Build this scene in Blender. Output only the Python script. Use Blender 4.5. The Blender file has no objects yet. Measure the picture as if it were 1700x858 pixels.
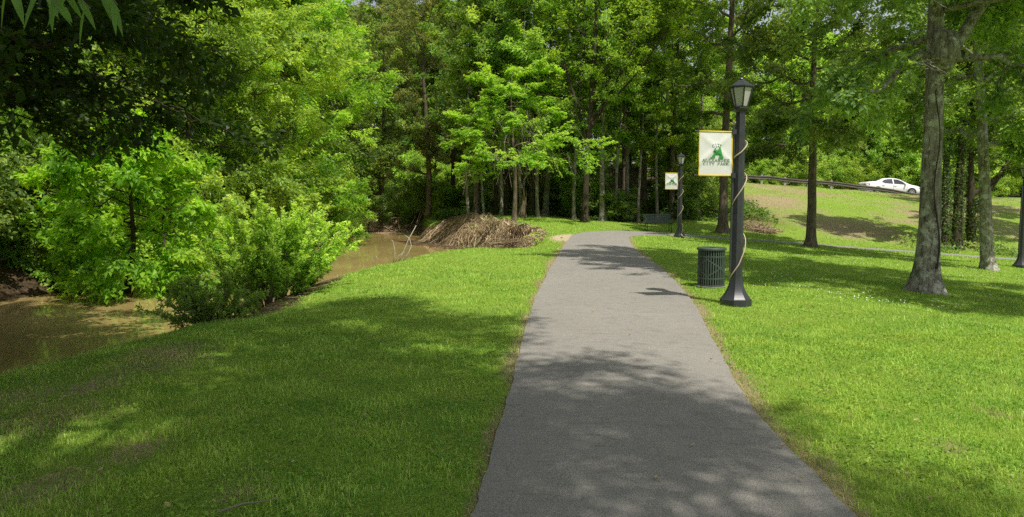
import bpy, math, random
import numpy as np
from mathutils import Vector, Matrix

random.seed(7)
C = bpy.context.scene.collection
SC = bpy.context.scene
R_ = math.radians
PI = math.pi

# ------------------------------------------------------------------ camera
EYE = 1.7
FPX = 1250.0
PITCH = math.atan(110 / FPX)
cam_d = bpy.data.cameras.new('camera')
cam_d.sensor_width = 36
cam_d.lens = FPX / 1700 * 36
cam_d.clip_start = 0.05
cam_d.clip_end = 2000
cam = bpy.data.objects.new('camera', cam_d)
C.objects.link(cam)
cam.location = (0, 0, EYE)
cam.rotation_euler = (R_(90) - PITCH, 0, 0)
SC.camera = cam
CP, SP = math.cos(PITCH), math.sin(PITCH)


def ray(u, v):
    cx = (u - 850) / FPX
    cy = (429 - v) / FPX
    return np.array([cx, CP + SP * cy, -SP + CP * cy])


def at_z(u, v, z=0.0):
    d = ray(u, v)
    t = (z - EYE) / d[2]
    return d[0] * t, d[1] * t


def at_y(u, v, y):
    d = ray(u, v)
    t = y / d[1]
    return d[0] * t, y, EYE + d[2] * t


# ------------------------------------------------------------------ helpers
def link(name, me, mat=None, parent=None):
    o = bpy.data.objects.new(name, me)
    C.objects.link(o)
    if mat is not None:
        for m in (mat if isinstance(mat, (list, tuple)) else [mat]):
            me.materials.append(m)
    if parent is not None:
        o.parent = parent
    return o


def tag(o, label=None, cat=None, group=None, kind=None):
    if label: o['label'] = label
    if cat: o['category'] = cat
    if group: o['group'] = group
    if kind: o['kind'] = kind
    return o


def empty(name, loc=(0, 0, 0), rz=0.0, label=None, cat=None, group=None):
    o = bpy.data.objects.new(name, None)
    o.empty_display_size = 0.2
    C.objects.link(o)
    o.location = loc
    o.rotation_euler = (0, 0, rz)
    return tag(o, label, cat, group)


def copy_thing(root):
    c = root.copy()
    C.objects.link(c)
    for k in ('label', 'group', 'category'):
        if k in root: c[k] = root[k]
    for ch in root.children:
        d = ch.copy()
        C.objects.link(d)
        d.parent = c
        for g in ch.children:
            e = g.copy()
            C.objects.link(e)
            e.parent = d
    return c


def np_mesh(name, V, faces, attrs=None, smooth=False, matidx=None):
    """V (n,3); faces: list of int arrays (m,k)"""
    me = bpy.data.meshes.new(name)
    V = np.asarray(V, dtype=np.float32)
    me.vertices.add(len(V))
    me.vertices.foreach_set('co', V.ravel())
    loops = np.concatenate([np.asarray(f, dtype=np.int32).ravel() for f in faces])
    tot = np.concatenate([np.full(len(f), np.asarray(f).shape[1], dtype=np.int32) for f in faces])
    start = np.concatenate([[0], np.cumsum(tot)[:-1]]).astype(np.int32)
    me.loops.add(len(loops))
    me.loops.foreach_set('vertex_index', loops)
    me.polygons.add(len(tot))
    me.polygons.foreach_set('loop_start', start)
    try:
        me.polygons.foreach_set('loop_total', tot)
    except Exception:
        pass
    me.polygons.foreach_set('use_smooth', np.full(len(tot), bool(smooth)))
    if matidx is not None:
        me.polygons.foreach_set('material_index', np.asarray(matidx, dtype=np.int32))
    for k, a in (attrs or {}).items():
        at = me.attributes.new(k, 'FLOAT', 'POINT')
        at.data.foreach_set('value', np.asarray(a, dtype=np.float32))
    me.update(calc_edges=True)
    return me


class MB:
    """collects simple solids into one mesh"""
    def __init__(self):
        self.v = []
        self.f = []

    def add(self, vs, fs):
        b = len(self.v)
        self.v += [tuple(p) for p in vs]
        self.f += [tuple(i + b for i in f) for f in fs]
        return self

    def box(self, c, s, rot=None):
        hx, hy, hz = s[0] / 2, s[1] / 2, s[2] / 2
        vs = [Vector((x, y, z)) for z in (-hz, hz) for x, y in ((-hx, -hy), (hx, -hy), (hx, hy), (-hx, hy))]
        if rot is not None: vs = [rot @ p for p in vs]
        vs = [p + Vector(c) for p in vs]
        return self.add(vs, [(3, 2, 1, 0), (4, 5, 6, 7), (0, 1, 5, 4), (1, 2, 6, 5), (2, 3, 7, 6), (3, 0, 4, 7)])

    def lathe(self, prof, n, c=(0, 0, 0), off=0.0, cap=True):
        """prof list of (r,z)"""
        vs = []
        for r, z in prof:
            for k in range(n):
                a = 2 * PI * k / n + off
                vs.append((c[0] + r * math.cos(a), c[1] + r * math.sin(a), c[2] + z))
        fs = []
        for i in range(len(prof) - 1):
            for k in range(n):
                a, b = i * n + k, i * n + (k + 1) % n
                fs.append((a, b, b + n, a + n))
        if cap:
            fs.append(tuple(range(n - 1, -1, -1)))
            m = (len(prof) - 1) * n
            fs.append(tuple(range(m, m + n)))
        return self.add(vs, fs)

    def tube(self, pts, r, n=6):
        pts = [Vector(p) for p in pts]
        rr = r if isinstance(r, (list, tuple)) else [r] * len(pts)
        vs = []
        prev = None
        for i, p in enumerate(pts):
            t = (pts[min(i + 1, len(pts) - 1)] - pts[max(i - 1, 0)]).normalized()
            if prev is None:
                a = t.cross(Vector((0, 0, 1)) if abs(t.z) < 0.9 else Vector((1, 0, 0))).normalized()
            else:
                a = (prev - t * prev.dot(t)).normalized()
            prev = a
            b = t.cross(a)
            for k in range(n):
                th = 2 * PI * k / n
                vs.append(p + (a * math.cos(th) + b * math.sin(th)) * rr[i])
        fs = []
        for i in range(len(pts) - 1):
            for k in range(n):
                x, y = i * n + k, i * n + (k + 1) % n
                fs.append((x, y, y + n, x + n))
        fs.append(tuple(range(n - 1, -1, -1)))
        m = (len(pts) - 1) * n
        fs.append(tuple(range(m, m + n)))
        return self.add(vs, fs)

    def prism(self, poly, axis_o, ax, ay, depth):
        """poly 2d, placed at axis_o + ax*x + ay*y, extruded by vector depth"""
        o, ax, ay, dp = Vector(axis_o), Vector(ax), Vector(ay), Vector(depth)
        n = len(poly)
        vs = [o + ax * x + ay * y for x, y in poly] + [o + ax * x + ay * y + dp for x, y in poly]
        fs = [tuple(range(n)), tuple(range(2 * n - 1, n - 1, -1))]
        fs += [(i, i + n, (i + 1) % n + n, (i + 1) % n) for i in range(n)]
        return self.add(vs, fs)

    def mesh(self, name, smooth=False, bevel=0):
        me = bpy.data.meshes.new(name)
        me.from_pydata(self.v, [], self.f)
        if smooth:
            for p in me.polygons: p.use_smooth = True
        me.update()
        return me

    def build(self, name, mat, parent=None, smooth=False):
        return link(name, self.mesh(name, smooth), mat, parent)


# ------------------------------------------------------------------ materials
def new_mat(name):
    m = bpy.data.materials.new(name)
    m.use_nodes = True
    nt = m.node_tree
    for n in list(nt.nodes): nt.nodes.remove(n)
    out = nt.nodes.new('ShaderNodeOutputMaterial')
    return m, nt, out


def N(nt, t, **kw):
    n = nt.nodes.new(t)
    for k, v in kw.items():
        if k.startswith('i_'):
            n.inputs[k[2:].replace('_', ' ')].default_value = v
        else:
            setattr(n, k, v)
    return n


def rgb(c):
    return (c[0], c[1], c[2], 1)


def ramp(nt, stops, fac=None):
    n = nt.nodes.new('ShaderNodeValToRGB')
    e = n.color_ramp.elements
    while len(e) < len(stops): e.new(0.5)
    for i, (p, c) in enumerate(stops):
        e[i].position = p
        e[i].color = rgb(c) if len(c) == 3 else c
    if fac is not None: nt.links.new(fac, n.inputs['Fac'])
    return n


def mixc(nt, fac, a, b, mode='MIX'):
    n = nt.nodes.new('ShaderNodeMix')
    n.data_type = 'RGBA'
    n.blend_type = mode
    for sock, v in ((n.inputs[0], fac), (n.inputs[6], a), (n.inputs[7], b)):
        if hasattr(v, 'is_linked') or hasattr(v, 'links'):
            nt.links.new(v, sock)
        elif isinstance(v, (int, float)):
            sock.default_value = v
        else:
            sock.default_value = rgb(v)
    return n.outputs[2]


def noise(nt, scale, detail=4, rough=0.6, vec=None, dist=0.0):
    n = N(nt, 'ShaderNodeTexNoise')
    n.inputs['Scale'].default_value = scale
    n.inputs['Detail'].default_value = detail
    n.inputs['Roughness'].default_value = rough
    n.inputs['Distortion'].default_value = dist
    if vec is not None: nt.links.new(vec, n.inputs['Vector'])
    return n


def mapr(nt, val, a, b, c=0.0, d=1.0):
    n = N(nt, 'ShaderNodeMapRange')
    n.inputs[1].default_value = a
    n.inputs[2].default_value = b
    n.inputs[3].default_value = c
    n.inputs[4].default_value = d
    nt.links.new(val, n.inputs[0])
    return n.outputs[0]


def math_n(nt, op, a, b=None):
    n = N(nt, 'ShaderNodeMath', operation=op)
    for i, v in enumerate((a, b)):
        if v is None: continue
        if hasattr(v, 'links'): nt.links.new(v, n.inputs[i])
        else: n.inputs[i].default_value = v
    return n.outputs[0]


def bump(nt, h, strength=0.3, dist=0.02):
    n = N(nt, 'ShaderNodeBump')
    n.inputs['Strength'].default_value = strength
    n.inputs['Distance'].default_value = dist
    nt.links.new(h, n.inputs['Height'])
    return n.outputs['Normal']


def simple(name, col, rough=0.5, metal=0.0, spec=0.5, var=0.15, scale=8.0, bumps=0.0, trans=0.0):
    m, nt, out = new_mat(name)
    tc = N(nt, 'ShaderNodeTexCoord')
    nz = noise(nt, scale, 5, 0.6, tc.outputs['Object'])
    lo = [c * (1 - var) for c in col]
    hi = [min(1, c * (1 + var)) for c in col]
    rp = ramp(nt, [(0.3, lo), (0.7, hi)], nz.outputs[0])
    p = N(nt, 'ShaderNodeBsdfPrincipled')
    nt.links.new(rp.outputs[0], p.inputs['Base Color'])
    p.inputs['Roughness'].default_value = rough
    p.inputs['Metallic'].default_value = metal
    p.inputs['Specular IOR Level'].default_value = spec
    if bumps: nt.links.new(bump(nt, nz.outputs[0], bumps, 0.01), p.inputs['Normal'])
    if trans:
        tr = N(nt, 'ShaderNodeBsdfTranslucent')
        nt.links.new(rp.outputs[0], tr.inputs['Color'])
        mx = N(nt, 'ShaderNodeMixShader')
        mx.inputs[0].default_value = trans
        nt.links.new(p.outputs[0], mx.inputs[1])
        nt.links.new(tr.outputs[0], mx.inputs[2])
        nt.links.new(mx.outputs[0], out.inputs[0])
    else:
        nt.links.new(p.outputs[0], out.inputs[0])
    return m


LEAF_GAIN = 2.3


def leaf_mat(name, dark, mid, light, trans=0.48, tcol=None, rough=0.45, objvar=0.25, gain=1.0, vary=True):
    m, nt, out = new_mat(name)
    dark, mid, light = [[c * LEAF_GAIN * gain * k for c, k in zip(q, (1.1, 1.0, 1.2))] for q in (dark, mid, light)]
    at = N(nt, 'ShaderNodeAttribute', attribute_name='var')
    oi = N(nt, 'ShaderNodeObjectInfo')
    f = math_n(nt, 'ADD', at.outputs['Fac'], math_n(nt, 'MULTIPLY', math_n(nt, 'SUBTRACT', oi.outputs['Random'], 0.5), objvar))
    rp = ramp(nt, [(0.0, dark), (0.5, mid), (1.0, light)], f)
    hs = N(nt, 'ShaderNodeHueSaturation')
    nt.links.new(mapr(nt, oi.outputs['Random'], 0, 1, 0.472, 0.503), hs.inputs['Hue'])
    wn = N(nt, 'ShaderNodeTexWhiteNoise', noise_dimensions='1D')
    nt.links.new(oi.outputs['Random'], wn.inputs['W'])
    nt.links.new(mapr(nt, wn.outputs['Value'], 0, 1, 0.78, 1.0), hs.inputs['Saturation'])
    nt.links.new(mapr(nt, wn.outputs['Value'], 1, 0, 0.85, 1.15), hs.inputs['Value'])
    nt.links.new(rp.outputs[0], hs.inputs['Color'])
    if vary: rp = hs
    p = N(nt, 'ShaderNodeBsdfPrincipled')
    nt.links.new(rp.outputs[0], p.inputs['Base Color'])
    p.inputs['Roughness'].default_value = rough
    p.inputs['Specular IOR Level'].default_value = 0.35
    tr = N(nt, 'ShaderNodeBsdfTranslucent')
    tc = mixc(nt, 1.0, rp.outputs[0], tcol or (2.3, 2.0, 0.75), 'MULTIPLY')
    nt.links.new(tc, tr.inputs['Color'])
    mx = N(nt, 'ShaderNodeMixShader')
    mx.inputs[0].default_value = trans
    nt.links.new(p.outputs[0], mx.inputs[1])
    nt.links.new(tr.outputs[0], mx.inputs[2])
    nt.links.new(mx.outputs[0], out.inputs[0])
    return m


def bark_mat(name, dark, light, moss=None, scale=1.0, lichen=None):
    m, nt, out = new_mat(name)
    tc = N(nt, 'ShaderNodeTexCoord')
    mp = N(nt, 'ShaderNodeMapping')
    mp.inputs['Scale'].default_value = (20 * scale, 20 * scale, 3.2 * scale)
    nt.links.new(tc.outputs['Object'], mp.inputs['Vector'])
    n1 = noise(nt, 1.0, 8, 0.7, mp.outputs[0], 0.6)
    n2 = noise(nt, 2.2, 3, 0.5, tc.outputs['Object'])
    rp = ramp(nt, [(0.36, dark), (0.48, [(a + b) / 2 for a, b in zip(dark, light)]), (0.68, light)], n1.outputs[0])
    col = rp.outputs[0]
    if lichen:
        n3 = noise(nt, 5.0, 5, 0.7, tc.outputs['Object'])
        col = mixc(nt, mapr(nt, n3.outputs[0], 0.5, 0.6), col, lichen)
    if moss:
        col = mixc(nt, mapr(nt, n2.outputs[0], 0.5, 0.7, 0, 0.75), col, moss)
    p = N(nt, 'ShaderNodeBsdfPrincipled')
    nt.links.new(col, p.inputs['Base Color'])
    p.inputs['Roughness'].default_value = 0.9
    p.inputs['Specular IOR Level'].default_value = 0.14
    nt.links.new(bump(nt, n1.outputs[0], 0.9, 0.03), p.inputs['Normal'])
    nt.links.new(p.outputs[0], out.inputs[0])
    return m


M = {}
M['bark_grey'] = bark_mat('bark_grey', (0.05, 0.042, 0.032), (0.36, 0.33, 0.27), lichen=(0.46, 0.45, 0.39))
M['bark_brown'] = bark_mat('bark_brown', (0.045, 0.035, 0.025), (0.24, 0.19, 0.135), moss=(0.07, 0.075, 0.035))
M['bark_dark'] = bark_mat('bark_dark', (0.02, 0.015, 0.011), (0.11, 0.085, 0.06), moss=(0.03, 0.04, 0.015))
M['bark_pale'] = bark_mat('bark_pale', (0.07, 0.06, 0.045), (0.30, 0.27, 0.22), lichen=(0.34, 0.34, 0.29))
M['twig'] = simple('twig', (0.12, 0.095, 0.065), 0.9, var=0.4)
M['twig_pale'] = simple('twig_pale', (0.24, 0.20, 0.15), 0.9, var=0.3)
M['dead_wood'] = simple('dead_wood', (0.42, 0.37, 0.30), 0.85, var=0.25)
M['brush'] = simple('brush', (0.30, 0.22, 0.14), 0.95, var=0.4, scale=3)

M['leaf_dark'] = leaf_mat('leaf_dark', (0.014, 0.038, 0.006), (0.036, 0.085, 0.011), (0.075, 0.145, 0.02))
M['leaf_shade'] = leaf_mat('leaf_shade', (0.010, 0.028, 0.005), (0.026, 0.066, 0.009), (0.06, 0.12, 0.016), gain=0.45)  # darkened leaf copy: deep shade of the overhanging crowns put into the colour
M['leaf_elder'] = leaf_mat('leaf_elder', (0.045, 0.115, 0.010), (0.09, 0.20, 0.016), (0.155, 0.265, 0.028), trans=0.5, gain=0.9, vary=False, objvar=0.0)
M['leaf_mid'] = leaf_mat('leaf_mid', (0.022, 0.060, 0.008), (0.050, 0.118, 0.014), (0.105, 0.19, 0.025))
M['leaf_bright'] = leaf_mat('leaf_bright', (0.040, 0.100, 0.010), (0.085, 0.185, 0.018), (0.16, 0.27, 0.03), trans=0.46)
M['leaf_lime'] = leaf_mat('leaf_lime', (0.055, 0.13, 0.014), (0.10, 0.195, 0.025), (0.17, 0.265, 0.05), trans=0.5, vary=False, objvar=0.0)
M['leaf_olive'] = leaf_mat('leaf_olive', (0.035, 0.065, 0.018), (0.075, 0.12, 0.03), (0.14, 0.18, 0.06))
M['leaf_shrub'] = leaf_mat('leaf_shrub', (0.04, 0.095, 0.012), (0.115, 0.215, 0.024), (0.26, 0.37, 0.085), trans=0.44, gain=0.92, vary=False, objvar=0.0)

# ------------------------------------------------------------------ terrain functions
def ss(t):
    t = np.clip(t, 0, 1)
    return t * t * (3 - 2 * t)


def catmull(pts, k=6):
    pts = [np.array(p, float) for p in pts]
    P = [2 * pts[0] - pts[1]] + pts + [2 * pts[-1] - pts[-2]]
    out = []
    for i in range(1, len(P) - 2):
        for j in range(k):
            t = j / k
            a, b, c, d = P[i - 1], P[i], P[i + 1], P[i + 2]
            out.append(0.5 * ((2 * b) + (c - a) * t + (2 * a - 5 * b + 4 * c - d) * t * t + (-a + 3 * b - 3 * c + d) * t ** 3))
    out.append(pts[-1])
    return np.array(out)


def chain_dist(x, y, chain, w=None):
    """min distance (optionally /width) of points to polyline"""
    best = np.full(np.shape(x), 1e9)
    for i in range(len(chain) - 1):
        ax, ay = chain[i][:2]
        bx, by = chain[i + 1][:2]
        dx, dy = bx - ax, by - ay
        L = dx * dx + dy * dy + 1e-12
        t = np.clip(((x - ax) * dx + (y - ay) * dy) / L, 0, 1)
        d = np.hypot(x - ax - t * dx, y - ay - t * dy)
        if w is not None: d = d / (w[i] * (1 - t) + w[i + 1] * t)
        best = np.minimum(best, d)
    return best


def in_poly(x, y, poly):
    c = np.zeros(np.shape(x), bool)
    n = len(poly)
    for i in range(n):
        x1, y1 = poly[i][:2]
        x2, y2 = poly[(i + 1) % n][:2]
        if y1 == y2: continue
        cond = ((y1 > y) != (y2 > y)) & (x < (x2 - x1) * (y - y1) / (y2 - y1) + x1)
        c ^= cond
    return c


WATER_Z = -0.8
# creek: top edge of the near (right) bank, with the width of the slope, then of the far (left) bank
near_raw = [(-9.0, -6, 1.0), (-7.4, 1.5, 1.0), (-6.3, 4.8, 1.0), (-5.3, 7.0, 1.0), (-4.35, 9.0, 1.1), (-3.85, 11.1, 1.3), (-3.95, 13.2, 1.2),
            (-3.7, 15.8, 0.9), (-3.05, 19.1, 0.9), (-2.1, 22.3, 1.0), (-0.3, 23.2, 1.0), (0.3, 24.2, 0.8), (0.75, 26.6, 0.5), (0.75, 29.4, 0.6),
            (0.2, 31.2, 1.1), (-0.4, 33.2, 1.6), (-1.3, 35.0, 1.9), (-2.4, 37.3, 2.5), (-3.8, 41.0, 2.3), (-5.0, 47, 1.2), (-6.2, 53, 1.2), (-9.5, 58, 1.2), (-15, 61, 1.5), (-24, 63, 1.5), (-40, 64, 1.5), (-60, 64, 1.5)]
NEAR = catmull(near_raw, 4)
FAR = catmull([(-60, 55), (-40, 55), (-24, 54), (-15.5, 52), (-11.8, 49), (-10.4, 45), (-10.2, 38), (-10.4, 30), (-11, 24), (-11.9, 20.5), (-13.0, 17.8), (-13.0, 15.0), (-12.0, 12.0), (-11.6, 8.4), (-12, 5), (-13, 0), (-15, -6)], 4)
CREEK = [tuple(p[:2]) for p in NEAR] + [tuple(p) for p in FAR]

# path edges (left/outer and right/inner), read off the ground
Lp = [(690, 1090), (770, 900), (786, 858), (803, 800), (832, 700), (850, 640), (864, 580), (888, 500), (911, 452), (930, 420), (941, 402)]
Rp = [(1760, 1090), (1460, 900), (1415, 858), (1352, 790), (1275, 712), (1232, 655), (1196, 590), (1148, 500), (1108, 455), (1078, 432), (1056, 415)]
Lw = [at_z(u, v) for u, v in Lp]
Rw = [at_z(u, v) for u, v in Rp]
Lw += [(2.6, 30.6), (4.0, 32.7), (6.2, 33.7), (8.5, 33.6), (13, 33.2), (20, 32.9), (30, 32.6), (45, 32.5)]
Rw += [(4.35, 28.0), (5.1, 29.9), (6.6, 31.0), (8.7, 31.6), (13, 31.5), (20, 31.3), (30, 31.0), (45, 30.9)]
LE = catmull(Lw, 8)
RE = catmull(Rw, 8)
PATHPOLY = [tuple(p) for p in LE] + [tuple(p) for p in RE[::-1]]


def H(x, y):
    x = np.asarray(x, float)
    y = np.asarray(y, float)
    xc = np.minimum(x, 36)
    z = -0.073 * 0.5 * ((xc - 5.2) + np.sqrt((xc - 5.2) ** 2 + 3)) + 0.02
    z = z * ss((y - 2) / 8)
    t = np.clip((y - 34.6) / 26.5, 0, 1)
    bank = 3.4 * (0.55 * np.sin(t * PI / 2) + 0.45 * ss(t))
    z = z + bank * ss((x - 2.0) / 10)
    z = z + 0.42 * ss((y - 31) / 8) * (1 - ss((x - 1) / 6)) * (1 - ss((-9 - x) / 2.5)) * (1 - 0.9 * ss((-0.9 - x) / 2.6) * (y < 47))
    z = z + 0.9 * ss((-13 - x) / 14) * ss((y - 4) / 10)
    # lawn undulation
    dp = np.minimum(chain_dist(x, y, LE[::4]), chain_dist(x, y, RE[::4]))
    dp = np.where(in_poly(x, y, PATHPOLY), 0, dp)
    u = 0.030 * np.sin(x * 1.3 + y * 0.7) + 0.025 * np.sin(x * 0.6 - y * 1.1 + 1.0) + 0.012 * np.sin(x * 3.1 + 2) * np.sin(y * 2.7)
    z = z + u * ss((dp - 0.1) / 1.5)
    inside = in_poly(x, y, CREEK)
    dn = chain_dist(x, y, NEAR, NEAR[:, 2])
    df = chain_dist(x, y, FAR)
    fall = ss(dn) * ss(df / 2.6)
    depth = 1.5 + np.maximum(z, 0)
    z = np.where(inside, z - depth * fall, z)
    # rounded lip on the lawn side
    z = z - np.where(~inside, 0.10 * np.exp(-(dn / 0.5) ** 2) * (y < 30), 0.10 * (y < 30) * (1 - fall))
    return z


def h1(x, y):
    return float(H(np.array([x]), np.array([y]))[0])


def G(u, v):
    """point of the terrain seen at a pixel of the photograph"""
    d = ray(u, v)
    t = np.linspace(2, 140, 1400)
    X, Y, Z = d[0] * t, d[1] * t, EYE + d[2] * t
    hit = np.nonzero(Z < H(X, Y))[0]
    i = hit[0] if len(hit) else len(t) - 1
    lo, hi = t[max(i - 1, 0)], t[i]
    for _ in range(12):
        m = (lo + hi) / 2
        if EYE + d[2] * m < h1(d[0] * m, d[1] * m): hi = m
        else: lo = m
    return d[0] * hi, d[1] * hi, h1(d[0] * hi, d[1] * hi)


def axis(segs):
    out = []
    for a, b, s in segs:
        out.append(np.arange(a, b - 1e-6, s))
    out.append([segs[-1][1]])
    return np.concatenate(out)


xs = axis([(-500, -100, 50), (-100, -30, 5), (-30, -14, 0.8), (-14, -7, 0.3), (-7, 6, 0.16), (6, 16, 0.4), (16, 40, 0.8), (40, 100, 5), (100, 500, 50)])
ys = axis([(-400, -40, 60), (-40, -4, 4), (-4, 3, 0.5), (3, 14, 0.16), (14, 46, 0.25), (46, 74, 0.6), (74, 120, 4), (120, 600, 40)])
GX, GY = np.meshgrid(xs, ys)
gx, gy = GX.ravel(), GY.ravel()
gz = H(gx, gy)
nx, ny = len(xs), len(ys)
ii = (np.arange(ny - 1)[:, None] * nx + np.arange(nx - 1)[None, :]).ravel()
gf = np.stack([ii, ii + 1, ii + nx + 1, ii + nx], 1)

PATCH = [(30, 575, .9), (60, 690, .5), (20, 655, .45), (70, 815, .30), (215, 755, .22), (395, 830, .16), (150, 640, .35), (1575, 745, .13), (1655, 690, .14), (270, 600, .5)]
PATCHW = [(*at_z(u, v), r) for u, v, r in PATCH]


def masks(x, y):
    """dirt (bare earth), dry (straw), litter (forest floor)"""
    inside = in_poly(x, y, CREEK)
    dn = chain_dist(x, y, NEAR[:, :2])
    df = chain_dist(x, y, FAR)
    dirt = np.where(inside, ss((dn - 0.25) / 0.5) * ss((df - 2.6) / 0.8), 0)
    # bare strip along the creek lip
    strip = np.exp(-(dn / 0.5) ** 2) * ss((y - 9.5) / 1.5) * (1 - ss((y - 15) / 2)) * 0.9
    dirt = np.maximum(dirt, strip)
    dpe = np.minimum(chain_dist(x, y, LE[::3]), chain_dist(x, y, RE[::3]))
    inp = in_poly(x, y, PATHPOLY)
    dpe = np.where(inp, 0, dpe)
    dry = np.exp(-(dpe / (0.05 + 0.13 * (0.5 + 0.5 * np.sin(y * 1.9 + x) * np.sin(y * 0.83 + 2)) ** 1.5 + 0.05 * (x > 0.8))) ** 2) * (y < 30) * 0.9
    for px, py, r in PATCHW:
        d = np.hypot((x - px), (y - py) * 0.8) / r
        dry = np.maximum(dry, 0.62 * np.exp(-d * d))
    # sandy scour outside the bend
    sand = np.exp(-((x - 1.95 - 0.10 * (y - 28)) / 0.55) ** 2 - ((y - 28.2) / 2.4) ** 2)
    bank = ss((y - 34.3) / 2.5) * ss((x - 11) / 4)
    dry = np.maximum(dry, bank * (0.47 + 0.30 * np.sin(x * 0.55 + 1.2 * np.sin(y * 0.35)) * np.sin(y * 0.42 + 0.8)))
    woods = ss((y - 37.5 - 2.8 * ss((4 - x) / 3)) / 3) * (1 - ss((x - 12.5) / 3))
    left = np.where(inside, 0, 1) * ss((-8.5 - x) / 1.0)
    litter = np.maximum(woods * ~inside, left)
    litter = np.maximum(litter, np.where(inside, ss((3.2 - df) / 0.8), 0))
    litter = np.maximum(litter, ss((y - 74) / 4))
    litter = np.maximum(litter, ss((y - 49) / 3) * ss((3 - x) / 2))
    return dirt, dry, litter, sand


dirt, dry, litter, sand = masks(gx, gy)
gm = np_mesh('ground', np.stack([gx, gy, gz], 1), [gf], dict(dirt=dirt, dry=dry, litter=litter, sand=sand), smooth=True)


def ground_mat():
    m, nt, out = new_mat('ground_mat')
    tc = N(nt, 'ShaderNodeTexCoord')
    co = tc.outputs['Object']
    A = {k: N(nt, 'ShaderNodeAttribute', attribute_name=k).outputs['Fac'] for k in ('dirt', 'dry', 'litter', 'sand')}
    n1 = noise(nt, 0.7, 5, 0.6, co)
    n2 = noise(nt, 9, 6, 0.75, co)
    n3 = noise(nt, 55, 4, 0.7, co)
    n4 = noise(nt, 0.45, 6, 0.7, co)
    g = ramp(nt, [(0.3, (0.07, 0.14, 0.018)), (0.5, (0.21, 0.34, 0.04)), (0.7, (0.34, 0.46, 0.07))], n3.outputs[0]).outputs[0]
    g = mixc(nt, mapr(nt, n1.outputs[0], 0.45, 0.7, 0, 0.5), g, (0.22, 0.27, 0.05))
    straw = ramp(nt, [(0.3, (0.15, 0.11, 0.06)), (0.5, (0.32, 0.26, 0.14)), (0.7, (0.48, 0.40, 0.24))], n3.outputs[0]).outputs[0]
    dryf = mapr(nt, math_n(nt, 'ADD', A['dry'], math_n(nt, 'MULTIPLY', math_n(nt, 'ADD', math_n(nt, 'SUBTRACT', n2.outputs[0], 0.5), math_n(nt, 'SUBTRACT', n4.outputs[0], 0.5)), 1.6)), 0.3, 0.65)
    dryf = math_n(nt, 'MULTIPLY', dryf, mapr(nt, A['dry'], 0.0, 0.15))
    c = mixc(nt, dryf, g, straw)
    lit = ramp(nt, [(0.3, (0.022, 0.017, 0.010)), (0.52, (0.075, 0.052, 0.030)), (0.68, (0.17, 0.12, 0.07))], n2.outputs[0]).outputs[0]
    c = mixc(nt, A['litter'], c, lit)
    er = ramp(nt, [(0.3, (0.07, 0.048, 0.028)), (0.5, (0.17, 0.12, 0.072)), (0.7, (0.27, 0.20, 0.13))], n2.outputs[0]).outputs[0]
    df = mapr(nt, math_n(nt, 'ADD', A['dirt'], math_n(nt, 'MULTIPLY', math_n(nt, 'SUBTRACT', n2.outputs[0], 0.5), 1.0)), 0.35, 0.65)
    c = mixc(nt, df, c, er)
    c = mixc(nt, mapr(nt, A['sand'], 0.25, 0.6), c, (0.50, 0.40, 0.26))
    p = N(nt, 'ShaderNodeBsdfPrincipled')
    nt.links.new(c, p.inputs['Base Color'])
    p.inputs['Roughness'].default_value = 0.95
    p.inputs['Specular IOR Level'].default_value = 0.1
    nt.links.new(bump(nt, math_n(nt, 'ADD', n2.outputs[0], n3.outputs[0]), 0.7, 0.04), p.inputs['Normal'])
    nt.links.new(p.outputs[0], out.inputs[0])
    return m


tag(link('ground', gm, ground_mat()), kind='structure')


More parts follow.
